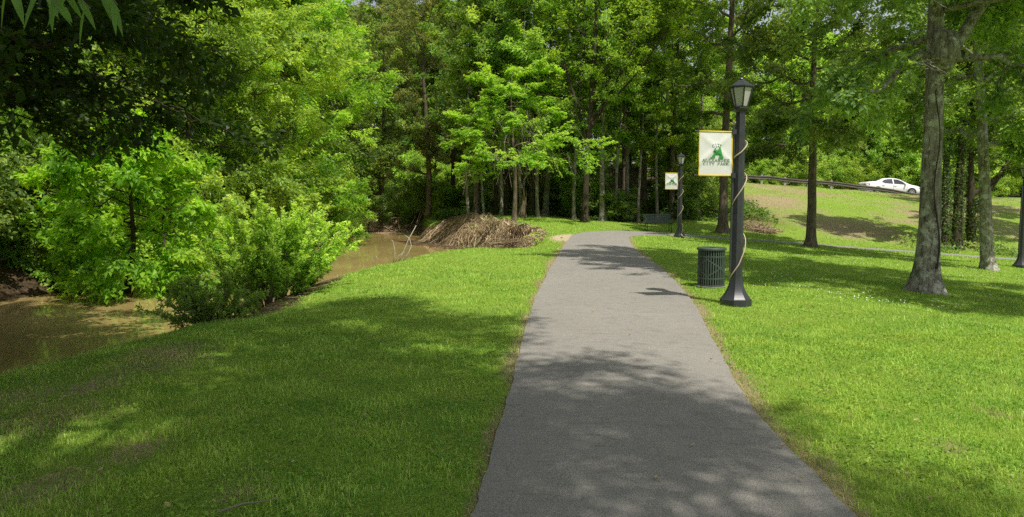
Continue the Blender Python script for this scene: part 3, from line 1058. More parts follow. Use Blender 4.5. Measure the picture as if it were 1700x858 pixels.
PROTO['backdrop'] = dict(bark='bark_dark', leaf='leaf_mid', args=dict(seed=32, Ht=19, r0=0.25, cb=0.8, R=5.2, nl=44, k2=6, k3=4, nleaf=34000, leaf=0.30, prof=colprof, elev=(-0.1, 1.0), clump=0.22))
PROTO['backdrop_lime'] = dict(bark='bark_dark', leaf='leaf_bright', args=dict(seed=34, Ht=11, r0=0.2, cb=0.5, R=4.6, nl=36, k2=6, k3=4, nleaf=26000, leaf=0.26, prof=colprof, elev=(-0.1, 1.0), clump=0.22))

rr = random.Random(5)

# --- right lawn trees -------------------------------------------------
x, y, z = G(1537, 484)
w, c = tree_meshes('big_lawn', seed=41, Ht=15, r0=0.20, cb=4.2, R=4.8, nl=34, k2=8, k3=6, nleaf=95000, leaf=0.13, elev=(-0.12, 1.0), droop=0.16, wob=0.12, lean=(0.05, 0.2), flare=1.0, lump=0.03,
                   clear=(-0.35, 0.75, -0.48, -0.88, 5.2), forks=((4.05, -0.1, 6.5, 0.98, 0.66),), extra_limbs=[([(0.1, 0, 5.2), (0.9, -1.0, 5.2), (1.8, -2.0, 4.9), (2.8, -2.7, 4.5)], 0.06, 0.01)])
big = build_tree('lawn_tree', w, c, M['bark_grey'], M['leaf_mid'], (x, y, z - 0.05), 0.0, 'largest tree on the right lawn with grey bark, a knotted burl and a forked limb', 'tree')
mb = MB()
vs, fs = [], []
import bmesh
bm = bmesh.new()
bmesh.ops.create_icosphere(bm, subdivisions=3, radius=1)
for v in bm.verts:
    n_ = 1 + 0.12 * math.sin(v.co.x * 5 + 1) * math.sin(v.co.z * 6) + 0.05 * math.sin(v.co.y * 11)
    v.co = Vector((v.co.x * 0.235 * n_, v.co.y * 0.235 * n_, v.co.z * 0.40 * n_))
me = bpy.data.meshes.new('burl')
bm.to_mesh(me)
bm.free()
for p in me.polygons: p.use_smooth = True
b_ = link('burl', me, M['bark_grey'], big)
b_.location = (0.06, -0.14, 4.45)
# creeper stem on the big tree
mb = MB()
pts = [(0.06 - 0.006 * k + 0.05 * math.sin(k * 0.55), -(0.205 * (1 - (0.5 + 0.17 * k) / 15) ** 0.8 + 0.002 + 0.10 * math.exp(-(0.5 + 0.17 * k) / 0.3)), 0.5 + 0.17 * k) for k in range(20)]
mb.tube(pts, [0.016 - 0.0004 * k for k in range(20)], 6)
mb.build('vine_stem', M['bark_dark'], big, True)

x, y, z = G(1345, 411)
w, c = tree_meshes('lawn_b', seed=42, Ht=15, r0=0.19, cb=4.0, R=4.6, nl=34, k2=8, k3=6, nleaf=80000, leaf=0.14, elev=(-0.1, 1.0), droop=0.15, wob=0.12, flare=1.0)
build_tree('lawn_tree', w, c, M['bark_brown'], M['leaf_mid'], (x, y, z - 0.05), 0.6, 'straight brown trunked tree at the path edge left of the white car', 'tree')
x, y, z = G(1640, 448)
w, c = tree_meshes('lawn_c', seed=43, Ht=16, r0=0.19, cb=3.9, R=4.4, nl=34, k2=8, k3=6, nleaf=80000, leaf=0.14, elev=(-0.1, 1.0), droop=0.15, lean=(-1.6, 0.2), wob=0.1, flare=0.9)
build_tree('lawn_tree', w, c, M['bark_grey'], M['leaf_mid'], (x, y, z - 0.05), 0.0, 'pale grey trunked tree leaning left at the right edge of the lawn', 'tree')

def ivy(root, Ht, r, n, seed):
    rs = np.random.RandomState(seed)
    zz = rs.rand(n) ** 0.8 * Ht
    th = rs.uniform(0, 2 * PI, n)
    rad = r * (1.1 - 0.4 * zz / Ht) + rs.rand(n) * 0.10
    P = np.stack([np.cos(th) * rad, np.sin(th) * rad, zz], 1)
    Nn = nrm(np.stack([np.cos(th), np.sin(th), 0.5 + 0 * th], 1) + rs.normal(0, 0.4, (n, 3)))
    D = nrm(np.cross(Nn, rs.normal(0, 1, (n, 3))))
    L = 0.10 * rs.uniform(0.6, 1.3, n)
    me = leaves_mesh('ivy', P, D, Nn, L, L * 0.8, rs.rand(n) * 0.7)
    return link('ivy', me, M['leaf_dark'], root)


for (u, v, s, lab, sd, ln) in ((1587, 414, 1.0, 'dark ivy covered trunk standing just right of the largest lawn tree', 51, (0.25, 0)),
                               (1566, 412, 0.85, 'thin dark trunk half hidden behind the largest lawn tree', 52, (-0.1, 0))):
    x, y, z = G(u, v)
    w, c = tree_meshes('lawn_d%d' % sd, seed=sd, Ht=15 * s, r0=0.23 * s, cb=5.5, R=3.4, nl=20, k2=6, k3=5, nleaf=20000, leaf=0.15, wob=0.12, lean=ln)
    r = build_tree('ivy_tree', w, c, M['bark_dark'], M['leaf_mid'], (x, y, z - 0.05), 0, lab, 'tree')
    ivy(r, 6.5, 0.25 * s, 1800, sd)
x, y, z = G(1612, 411)
w, c = tree_meshes('lawn_e', seed=54, Ht=11, r0=0.24, cb=4.5, R=3.4, nl=16, k2=6, k3=5, nleaf=20000, leaf=0.15, wob=0.1, lean=(-0.6, 0), forks=((1.7, 0.1, 5.0, 0.85, 0.8), (2.6, 0.0, 4.5, 0.5, 0.6)))
r = build_tree('leaning_tree', w, c, M['bark_dark'], M['leaf_mid'], (x, y, z - 0.05), 0, 'dark forked tree with a limb leaning right below the road bank', 'tree')
ivy(r, 2.5, 0.26, 900, 9)

# --- trees by the camera that shade the foreground ---------------------
w, c = tree_meshes('shade_a', seed=61, Ht=15, r0=0.25, cb=8.0, R=5.3, nl=30, k2=8, k3=6, nleaf=100000, leaf=0.125, spray=0.22, elev=(0.05, 0.9), lean=(1.4, 3.2), wob=0.1)
near_tree = build_tree('shade_tree', w, c, M['bark_brown'], M['leaf_mid'], (-1.9, -0.2, h1(-1.9, -0.2) - 0.05), 0, 'tree beside the camera whose low twig of long leaves hangs into the upper left corner', 'tree')
# the low twig of long leaves
rs = np.random.RandomState(4)
def twig_leaves():
    root = Vector(near_tree.location)
    P, D, Nn, L = [], [], [], []
    mbt = MB()
    def spray_(u0, v0, yy, u1, v1, n):
        a = Vector(at_y(u0, v0, yy)) - root
        b = Vector(at_y(u1, v1, yy * 0.95)) - root
        mid = (a + b) / 2 + Vector((0, 0, 0.01))
        mbt.tube([a, mid, b], [0.004, 0.003, 0.0015], 5)
        for k in range(n):
            t = (k + 0.5) / n
            p = a.lerp(b, t)
            dr = (b - a).normalized()
            side = -1 if k % 2 else 1
            d = dr * 0.5 + Vector((side * 0.5 + rs.normal(0, .25), rs.normal(0, .3), -0.75 + rs.normal(0, 0.25)))
            d.normalize()
            nn = Vector((rs.normal(0, .5), -0.9, 0.6 + rs.normal(0, .3)))
            P.append(p); D.append(d); Nn.append(nn.normalized()); L.append(rs.uniform(0.07, 0.115))
    spray_(60, -40, 2.15, 100, 14, 5)
    spray_(95, -30, 2.2, 150, 14, 4)
    spray_(150, -40, 2.25, 195, 8, 4)
    spray_(10, -60, 2.1, 20, -12, 3)
    mbt.tube([tuple(q) for q in catmull([(0.4, 0.9, 5.6), (0.45, 1.3, 5.2), (0.42, 1.8, 4.0), (0.46, 2.28, 2.75), (0.5, 2.35, 2.5)], 5)], [0.035 - 0.0015 * k for k in range(21)], 6)
    P, D, Nn, L = (np.array([list(q) for q in P]), np.array([list(q) for q in D]), np.array([list(q) for q in Nn]), np.array(L))
    # long lance leaves of 10 points each
    S = nrm(np.cross(D, Nn)); Nn = nrm(np.cross(S, D))
    st = [(0, 0.0), (0.15, 0.55), (0.4, 1.0), (0.7, 0.7), (1.0, 0.0)]
    V, F = [], []
    for i in range(len(P)):
        b0 = len(V)
        for s_, w_ in st:
            c0 = P[i] + D[i] * L[i] * s_ + np.array([0, 0, -0.25]) * L[i] * s_ ** 2
            ww = S[i] * 0.11 * L[i] * w_
            up = Nn[i] * 0.05 * L[i] * w_
            V += [c0 + ww + up, c0, c0 - ww + up]
        for k in range(4):
            q = b0 + k * 3
            F += [(q, q + 3, q + 4, q + 1), (q + 1, q + 4, q + 5, q + 2)]
    me = np_mesh('hanging_leaves', np.array(V), [np.array(F)], dict(var=np.full(len(V), 0.5)), smooth=True)
    link('hanging_leaves', me, M['leaf_dark'], near_tree)  # dark leaf colour stands in for shade on this twig
    mbt.build('twig', M['twig'], near_tree, True)
twig_leaves()

w, c = tree_meshes('shade_b', seed=62, Ht=14, r0=0.22, cb=8.0, R=3.6, nl=26, k2=7, k3=6, nleaf=40000, leaf=0.12, spray=0.22, lean=(-1.0, 1.3), wob=0.1)
build_tree('shade_tree', w, c, M['bark_grey'], M['leaf_mid'], (4.7, -3.1, h1(4.7, -3.1) - 0.05), 0, 'tree right of the path behind the camera that throws dappled shade on the asphalt', 'tree')
w, c = tree_meshes('shade_c', seed=63, Ht=14, r0=0.25, cb=5.5, R=4.5, nl=24, k2=6, k3=5, nleaf=36000, leaf=0.15, wob=0.1)
build_tree('shade_tree', w, c, M['bark_grey'], M['leaf_mid'], (13.5, 7.5, h1(13.5, 7.5) - 0.05), 0, 'tree just outside the right edge that shades the far right lawn', 'tree')

w, c = tree_meshes('shade_d', seed=66, Ht=13, r0=0.26, cb=4.3, R=5.0, nl=32, k2=7, k3=5, nleaf=70000, leaf=0.15, elev=(0.0, 0.9), droop=0.18, lean=(1.9, 1.2), wob=0.1)
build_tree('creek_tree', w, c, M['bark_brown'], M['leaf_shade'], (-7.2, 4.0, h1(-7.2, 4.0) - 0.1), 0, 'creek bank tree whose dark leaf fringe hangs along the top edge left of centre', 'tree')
w, c = tree_meshes('shade_e', seed=67, Ht=14, r0=0.25, cb=5.5, R=5.0, nl=26, k2=6, k3=5, nleaf=36000, leaf=0.16, wob=0.1)
for (tx, ty, lab_) in ((30.5, 38.5, 'spreading tree at the foot of the road bank beyond the right edge'), (33.5, 47.0, 'spreading tree higher on the road bank beyond the right edge')):
    w.name = w.name
    build_tree('bank_shade_tree', w, c, M['bark_brown'], M['leaf_mid'], (tx, ty, h1(tx, ty) - 0.1), tx, lab_, 'tree')

# --- the big overhanging tree on the left ------------------------------
w, c = tree_meshes('overhang', seed=64, Ht=12.0, r0=0.30, cb=4.1, R=5.2, nl=64, k2=9, k3=7, nleaf=160000, leaf=0.14, elev=(0.06, 0.8), droop=0.12, curve=0.05, wob=0.2, prof=lambda t: np.clip(1.05 - 0.85 * t ** 1.5, 0.15, 2), lean=(1.5, 0.5), clump=0.2)
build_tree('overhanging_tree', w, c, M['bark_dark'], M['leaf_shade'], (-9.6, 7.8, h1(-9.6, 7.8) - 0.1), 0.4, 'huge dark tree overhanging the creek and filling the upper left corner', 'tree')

# --- box elder with bright leaves over the water -------------------------
w, c = tree_meshes('elder', seed=65, Ht=4.4, r0=0.08, cb=0.5, R=1.85, nl=30, k2=7, k3=5, nleaf=24000, leaf=0.16, lw=0.55, elev=(-0.35, 0.8), droop=0.35, prof=colprof, lean=(0.7, -0.4), wob=0.2, clump=0.2)
x, y, z = -9.6, 18.6, 0
build_tree('leafy_tree', w, c, M['bark_dark'], M['leaf_elder'], (x, y, max(h1(x, y), WATER_Z) - 0.05), 0, 'low bright yellow green tree drooping over the left side of the creek', 'tree')
# --- left bank wall of trees ---------------------------------------------
for (kind, x, y, s, lab) in (
        ('bank_tree', -11.6, 27.0, 0.95, 'sunlit leafy tree on the far bank directly behind the feathery shrub'),
        ('bank_tree', -10.8, 35.5, 0.95, 'bright leafy tree dipping to the water left of the dark creek bend'),
        ('bank_tree_b', -15.5, 30.0, 1.05, 'tall green tree rising above the feathery shrub on the far bank'),
        ('bank_tree_b', -14.5, 22.0, 0.9, 'shaded leafy tree between the overhanging tree and the sunlit far bank'),
        ('bank_tree', -14.2, 38.0, 1.1, 'tall sunlit tree second back from the creek on the left'),
        ('bank_tree_b', -18.5, 18.0, 0.9, 'dark leafy tree deep in shade behind the low bright tree'),
        ('bank_tree_b', -11.5, 46.0, 0.95, 'green tree where the creek disappears into shade'),
        ('olive_tree', -8.6, 50.0, 1.0, 'grey green fine leaved tree above the creek bend'),
        ('olive_tree', -5.2, 47.0, 0.95, 'tall grey green tree behind the root covered mound'),
        ('bank_tree_b', -19.0, 42.0, 1.2, 'tall tree in the back row of the left bank'),
        ('bank_tree_b', -22.0, 28.0, 1.1, 'dark tree far left behind the overhanging tree')):
    plant(kind, x, y, s, rr.uniform(0, 6.28), lab)

for k, (x, y, s) in enumerate(((-12.4, 22.5, 1.1), (-11.6, 25.0, 1.0), (-11.0, 29.0, 1.1), (-10.9, 32.5, 0.95), (-10.6, 37.5, 1.1), (-10.9, 41.0, 1.2), (-11.3, 44.5, 1.1), (-13.5, 20.0, 1.2), (-15.5, 18.0, 1.1))):
    plant('bush_bright', x, y, s, rr.uniform(0, 6.28), 'leafy bush growing at the waterline under the trees of the far bank', 'bushes along the far waterline')
# --- woods edge with the trunks one can tell apart -------------------------
edge = [
    ('woods_thin', 778, 352, 1.05, 'slim pale trunk leaning left at the creek end of the woods', (0, -0.10)),
    ('woods_a', 791, 351, 1.0, 'thick dark trunk beside the slim leaning trunk at the creek', (0, 0.02)),
    ('woods_thin', 804, 352, 0.9, 'thin trunk right of the thick dark trunk at the creek', (0, -0.12)),
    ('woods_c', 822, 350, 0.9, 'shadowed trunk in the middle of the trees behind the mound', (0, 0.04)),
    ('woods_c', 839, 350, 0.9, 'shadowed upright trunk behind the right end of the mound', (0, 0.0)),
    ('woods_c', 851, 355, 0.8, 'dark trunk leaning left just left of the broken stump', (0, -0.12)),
    ('woods_a', 881, 356, 0.95, 'brown vine covered trunk right of the broken stump', (0, 0.03)),
    ('woods_b', 905, 358, 1.0, 'pale lichen spotted trunk at the centre of the woods edge', (0, 0.02)),
    ('woods_thin', 926, 357, 0.8, 'very thin trunk between the pale spotted trunk and a brown one', (0, 0.03)),
    ('woods_a', 937, 357, 1.0, 'straight brown trunk just left of the forked dark tree', (0, -0.01)),
    ('woods_fork', 971, 368, 1.0, 'dark tree splitting into several upright limbs at the bend of the path', (0, 0.03)),
    ('woods_thin', 1023, 367, 1.1, 'slim brown trunk midway between the forked tree and the bench', (0, 0.01)),
    ('woods_b', 1042, 350, 0.8, 'thin dark trunk in front of the concrete wall', (0, 0.0)),
    ('woods_thin', 1060, 352, 1.0, 'slender grey sapling trunk left of the hazard marker', (0, 0.0)),
    ('woods_a', 1068, 345, 1.25, 'darkest thick trunk left of the hazard marker', (0, 0.0)),
    ('woods_thin', 1092, 352, 1.0, 'slim grey trunk rising behind the park bench', (0, 0.01)),
    ('woods_a', 1116, 356, 0.95, 'brown trunk behind the far banner', (0, 0.0)),
    ('woods_thin', 1160, 362, 1.0, 'thin trunk in shade between the two lamps', (0, -0.02)),
    ('woods_thin', 866, 353, 1.15, 'pale slim trunk just behind the broken stump', (0, 0.02)),
    ('woods_thin', 893, 354, 1.2, 'pale slim trunk left of the pale spotted trunk', (0, -0.03)),
    ('woods_thin', 953, 354, 1.15, 'pale slim trunk tucked behind the forked dark tree on its left', (0, 0.02)),
    ('woods_b', 1000, 354, 0.9, 'pale trunk right of the forked dark tree', (0, -0.02)),
    ('woods_thin', 832, 352, 1.1, 'pale slim trunk behind the middle of the mound', (0, 0.03)),
    ('woods_a', 1201, 386, 1.25, 'thick dark trunk standing directly behind the near lamp', (0, 0.0)),
]
for kind, u, v, s, lab, tl in edge:
    x, y, z = G(u, v)
    if v < 355: y = 38.5 + (355 - v) * 0.45; x = at_y(u, v, y)[0]
    plant(kind, x, y, s, rr.uniform(0, 6.28), lab, tilt=tl)
x, y, z = at_y(853, 357, 36.5)
lt = plant('layered', x, 36.5, (1.0, 1.0, 0.98), 0.7, 'lime green tree with flat layered branches in front of the woods')
rs = np.random.RandomState(19)
nt_ = 110
b0 = np.stack([rs.normal(0, 1.3, nt_), rs.normal(0, 1.0, nt_), rs.uniform(2.6, 5.4, nt_)], 1)
d0 = nrm(rs.normal(0, 1, (nt_, 3)) * np.array([1, 1, 0.35]))
l0 = rs.uniform(0.6, 2.0, nt_)[:, None, None]
s0 = np.linspace(0, 1, 8)[None, :, None]
P0 = b0[:, None] + d0[:, None] * l0 * s0
P0[..., 2] += 0.35 * l0[..., 0] * np.sin(s0[..., 0] * 3) - 0.9 * l0[..., 0] * s0[..., 0] ** 2
P0[..., 0] += 0.12 * np.sin(s0[..., 0] * 7 + rs.uniform(0, 6, (nt_, 1)))
P0[..., 1] += 0.12 * np.sin(s0[..., 0] * 6 + rs.uniform(0, 6, (nt_, 1)))
V0, F0 = batch_tubes(P0, rs.uniform(0.005, 0.011, nt_)[:, None] * np.linspace(1, 0.5, 8)[None], 4)
link('dead_vines', np_mesh('dead_vines', V0, [F0], smooth=True), M['twig_pale'], lt)

# inner woods: nothing in the photograph tells these apart
for k in range(15):
    x = rr.uniform(-7, 15)
    y = rr.uniform(47, 60)
    plant(rr.choice(['woods_a', 'woods_c', 'woods_c', 'woods_b', 'woods_thin']), x, y, rr.uniform(0.85, 1.15), rr.uniform(0, 6.28), 'shaded tree deep inside the woods between the creek and the road', 'trees deep inside the woods')
for k in range(26):
    x = rr.uniform(-4.5, 14)
    y = rr.uniform(41.5, 54) + (3.0 if x < 4 else 0)
    if 2 < x < 14 and 975 < 850 + 1250 * x / y < 1095: continue
    plant('sapling', x, y, rr.uniform(0.7, 1.2), rr.uniform(0, 6.28), 'leafy sapling growing in the shade under the woods', 'saplings under the woods', cat='sapling', name='sapling')
for k in range(34):
    x = rr.uniform(-4.5, 13)
    y = rr.uniform(39.2, 45) + (4.5 if x < 3.5 else 0)
    if x > 11.3: continue
    u_ = 850 + 1250 * x / y
    plant('bush', x, y, rr.uniform(0.6, 1.15) * (0.6 if 975 < u_ < 1095 else 1), rr.uniform(0, 6.28), 'low dark bush along the foot of the woods', 'low bushes along the foot of the woods')
# beyond the road
for k in range(26):
    x = -12 + k * 3.4 + rr.uniform(-1.2, 1.2)
    plant('backdrop' if k % 2 else 'backdrop_lime', x, rr.uniform(82, 96), (rr.uniform(0.85, 1.1) if x > 22 else rr.uniform(0.62, 0.85)) * (1.0 if k % 2 else 1.5), rr.uniform(0, 6.28), 'tall tree in the solid green backdrop beyond the road', 'trees beyond the road')
for k in range(14):
    x = 14 + k * 3.6 + rr.uniform(-1, 1)
    plant('backdrop_lime', x, rr.uniform(77, 81), rr.uniform(0.75, 1.1), rr.uniform(0, 6.28), 'sunlit yellow green tree lining the far side of the road', 'sunlit trees lining the road')
for k in range(24):
    x = 15 + k * 2.0 + rr.uniform(-0.6, 0.6)
    plant('bush_bright', x, rr.uniform(73, 75), rr.uniform(0.8, 1.3), rr.uniform(0, 6.28), 'sunlit bush on the far verge of the road', 'bushes on the far verge of the road')
for k in range(12):
    plant('backdrop', -34 + rr.uniform(-4, 14), 20 + k * 6.5, rr.uniform(0.8, 1.1), rr.uniform(0, 6.28), 'tall tree in the green backdrop behind the left bank', 'trees behind the left bank')
for k in range(12):
    plant('bush_bright', -15 + k * 0.95, 62.5 + rr.uniform(-1.5, 1.0) - max(0, k - 6) * 1.0, rr.uniform(0.9, 1.5), rr.uniform(0, 6.28), 'bush on the shaded bank where the creek bends away', 'bushes at the creek bend')
for k in range(9):
    plant('backdrop', -22 + k * 2.4, 68 + rr.uniform(-2, 6), rr.uniform(0.85, 1.05), rr.uniform(0, 6.28), 'tall tree closing the view at the end of the creek', 'trees at the end of the creek')

for k, (x, y, sc_) in enumerate(((-13.3, 17.6, 1.25), (-12.6, 19.4, 1.1), (-13.9, 15.6, 1.3), (-12.9, 16.6, 0.9))):
    plant('bush', x, y, sc_, 1.3 * k, 'dark bush on the shaded bank at the far left edge of the creek', 'dark bushes at the far left bank')
for k, (x, y, sc_) in enumerate(((-7.5, 54.2, 1.1), (-6.3, 52.0, 1.1), (-8.7, 56.4, 1.2), (-5.2, 48.6, 0.9), (-5.6, 50.2, 0.9))):
    plant('bush', x, y, sc_, 2.1 * k, 'dark bush on the bare bank behind the root covered mound', 'dark bushes behind the mound')
# ------------------------------------------------------------------ feathery shrub and others
def feather_shrub(name, seed, nst, Ht, R, nleaf, leaf, tipbright, leafmat, loc, label, base=0.25, side=0.0, squash=1.0):
    rs = np.random.RandomState(seed)
    n = 7
    az = rs.uniform(0, 2 * PI, nst)
    out = rs.rand(nst) ** 0.6
    s = np.linspace(0, 1, n)
    L = rs.uniform(0.75, 1.05, nst)
    b = np.stack([np.cos(az) * base * out, np.sin(az) * base * out, np.zeros(nst)], 1)
    P = np.zeros((nst, n, 3))
    P[:, :, 0] = b[:, :1] + (np.cos(az) * R * out * L)[:, None] * s ** 1.15 + side * s[None] ** 1.2
    P[:, :, 1] = b[:, 1:2] + (np.sin(az) * R * out * L)[:, None] * s ** 1.15
    hh = Ht * L * (1 - 0.45 * out ** 2)
    P[:, :, 2] = hh[:, None] * (s ** 0.85) * squash
    P[:, 1:] += rs.normal(0, 0.02, (nst, n - 1, 3))
    V1, F1 = batch_tubes(P, np.maximum(0.014 * (1 - s)[None] * np.ones((nst, 1)), 0.003), 5)
    # side twigs
    k = 12
    si = 0.22 + 0.75 * (np.arange(k)[None] + rs.rand(nst, k)) / k
    fi = si * (n - 1)
    i0 = np.clip(fi.astype(int), 0, n - 2)
    fr = (fi - i0)[..., None]
    bi = np.arange(nst)[:, None]
    bb = P[bi, i0] * (1 - fr) + P[bi, i0 + 1] * fr
    tg = nrm(P[bi, i0 + 1] - P[bi, i0])
    rv = rs.normal(0, 1, (nst, k, 3))
    rv = nrm(rv - tg * np.sum(rv * tg, -1, keepdims=True))
    d = nrm(tg * 1.0 + rv * 0.5 + np.array([0, 0, 0.12]))
    ln = Ht * 0.20 * rs.uniform(0.5, 1.1, (nst, k)) * (1.2 - 0.6 * si)
    t = np.linspace(0, 1, 4)
    Q = (bb[:, :, None, :] + d[:, :, None, :] * (ln[..., None] * t)[..., None]).reshape(-1, 4, 3)
    V2, F2 = batch_tubes(Q, np.maximum(0.005 * (1 - t)[None] * np.ones((len(Q), 1)), 0.002), 3)
    wood = np_mesh(name + '_stems', np.concatenate([V1, V2]), [np.concatenate([F1, F2 + len(V1)])], smooth=True)
    pk = rs.randint(0, len(Q), nleaf)
    ts = rs.rand(nleaf)
    fi = ts * 3
    j0 = np.clip(fi.astype(int), 0, 2)
    fr = (fi - j0)[:, None]
    pos = Q[pk, j0] * (1 - fr) + Q[pk, j0 + 1] * fr + rs.normal(0, 0.012, (nleaf, 3))
    tg = nrm(Q[pk, 3] - Q[pk, 0])
    rv = rs.normal(0, 1, (nleaf, 3))
    D = nrm(tg * 0.7 + nrm(rv) * 0.75)
    Nn = nrm(rs.normal(0, 0.5, (nleaf, 3)) + np.array([0, 0, 0.8]))
    D = nrm(D - 0.5 * Nn * np.sum(D * Nn, 1, keepdims=True))
    hz = si.reshape(-1)[pk]
    var = np.clip(0.1 + tipbright * hz ** 2 * (0.6 + 0.4 * ts) + rs.normal(0, 0.12, nleaf), 0, 1)
    LL = leaf * rs.uniform(0.6, 1.3, nleaf)
    crown = leaves_mesh(name + '_leaves', pos, D, Nn, LL, LL * 0.42, var)
    r = build_tree(name, wood, crown, M['twig'], M[leafmat], loc, 0, label, 'shrub', None, (1, 1, 1), 'stem', 'foliage')
    return r


x, y = -4.35, 13.5
feather_shrub('feathery_shrub', 71, 70, 2.2, 1.3, 36000, 0.066, 0.95, 'leaf_shrub', (x, y, h1(x, y) - 0.05), 'bright feathery shrub with pale tips on the near creek bank', 0.3, 0.15)
x, y = -4.3, 10.8
feather_shrub('small_shrub', 72, 44, 0.95, 0.85, 9500, 0.06, 0.35, 'leaf_bright', (x, y, h1(x, y) - 0.03), 'small dark shrub in front of the feathery shrub at the lawn edge', 0.15, -0.15)
x, y = -5.9, 16.2
feather_shrub('small_shrub', 73, 30, 1.0, 1.1, 6000, 0.08, 0.5, 'leaf_bright', (x, y, WATER_Z - 0.05), 'green shrub standing in the water behind the feathery shrub', 0.2)

# undergrowth on the left bank (a carpet of creepers nobody could count)
def undergrowth(name, label, pts_fn, n, leaf, mat, seed):
    rs = np.random.RandomState(seed)
    x, y, hgt = pts_fn(rs, n)
    z = H(x, y) + hgt * rs.rand(len(x)) ** 0.7
    P = np.stack([x, y, z], 1)
    m = len(x)
    Nn = nrm(rs.normal(0, 0.5, (m, 3)) + np.array([0.15, -0.5, 0.8]))
    D = rs.normal(0, 1, (m, 3)) + np.array([0, 0, -0.3])
    D = nrm(D - Nn * np.sum(D * Nn, 1, keepdims=True))
    L = leaf * rs.uniform(0.6, 1.3, m)
    cl = 0.5 + 0.3 * np.sin(x * 2.1 + np.sin(y * 1.7)) + 0.2 * np.sin(y * 3.3)
    var = np.clip(cl + rs.normal(0, 0.15, m), 0, 1)
    me = leaves_mesh(name, P, D, Nn, L, L * 0.65, var)
    return tag(link(name, me, M[mat]), label, 'undergrowth', kind='stuff')


def left_bank_pts(rs, n):
    x = rs.uniform(-15, -8.4, n)
    y = rs.uniform(18.5, 48, n)
    inside = in_poly(x, y, CREEK)
    df = chain_dist(x, y, FAR)
    k = (~inside | (df < 1.5)) & (df < 3.5)
    x, y = x[k], y[k]
    hg = 0.25 + 0.75 * (0.5 + 0.5 * np.sin(x * 1.3 + 2 * np.sin(y * 0.8)))
    return x, y, hg


undergrowth('bank_undergrowth', 'tangle of pale green creepers covering the far creek bank', left_bank_pts, 130000, 0.11, 'leaf_bright', 81)


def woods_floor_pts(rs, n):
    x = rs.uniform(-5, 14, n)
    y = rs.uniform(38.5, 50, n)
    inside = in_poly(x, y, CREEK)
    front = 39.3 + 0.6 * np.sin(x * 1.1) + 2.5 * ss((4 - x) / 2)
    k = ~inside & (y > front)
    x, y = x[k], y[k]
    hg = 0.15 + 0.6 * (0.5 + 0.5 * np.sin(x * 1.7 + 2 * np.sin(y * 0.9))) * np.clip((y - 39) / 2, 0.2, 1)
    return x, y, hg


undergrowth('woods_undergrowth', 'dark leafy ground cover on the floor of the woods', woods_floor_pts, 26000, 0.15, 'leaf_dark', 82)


def bank_foot_pts(rs, n):
    x = rs.uniform(18, 27, n)
    y = rs.uniform(34.2, 37, n)
    k = rs.rand(n) < 0.5 + 0.5 * np.sin(x * 2)
    x, y = x[k], y[k]
    return x, y, np.full(len(x), 0.35)


def gully_pts(rs, n):
    x = np.concatenate([rs.normal(-0.3, 0.5, n // 2), rs.normal(-1.6, 0.8, n // 4), rs.normal(0.4, 0.3, n - n // 2 - n // 4)])
    y = np.concatenate([rs.normal(26.5, 0.8, n // 2), rs.normal(33.6, 0.8, n // 4), rs.normal(25.5, 0.6, n - n // 2 - n // 4)])
    return x, y, np.full(len(x), 0.4)


undergrowth('gully_weeds', 'small green weeds sprouting in the eroded gully beside the dry roots', gully_pts, 1100, 0.11, 'leaf_bright', 84)
undergrowth('bank_foot_plants', 'low weeds around the ivy covered trunks at the foot of the road bank', bank_foot_pts, 3500, 0.14, 'leaf_mid', 83)

# ------------------------------------------------------------------ eroded bank with hanging roots
def root_mat():
    m, nt, out = new_mat('dry_roots')
    at = N(nt, 'ShaderNodeAttribute', attribute_name='var')
    c = ramp(nt, [(0.0, (0.045, 0.03, 0.018)), (0.45, (0.27, 0.19, 0.11)), (1.0, (0.70, 0.56, 0.36))], at.outputs['Fac']).outputs[0]
    p = N(nt, 'ShaderNodeBsdfPrincipled')
    nt.links.new(c, p.inputs['Base Color'])
    p.inputs['Roughness'].default_value = 0.95
    p.inputs['Specular IOR Level'].default_value = 0.1
    nt.links.new(p.outputs[0], out.inputs[0])
    return m


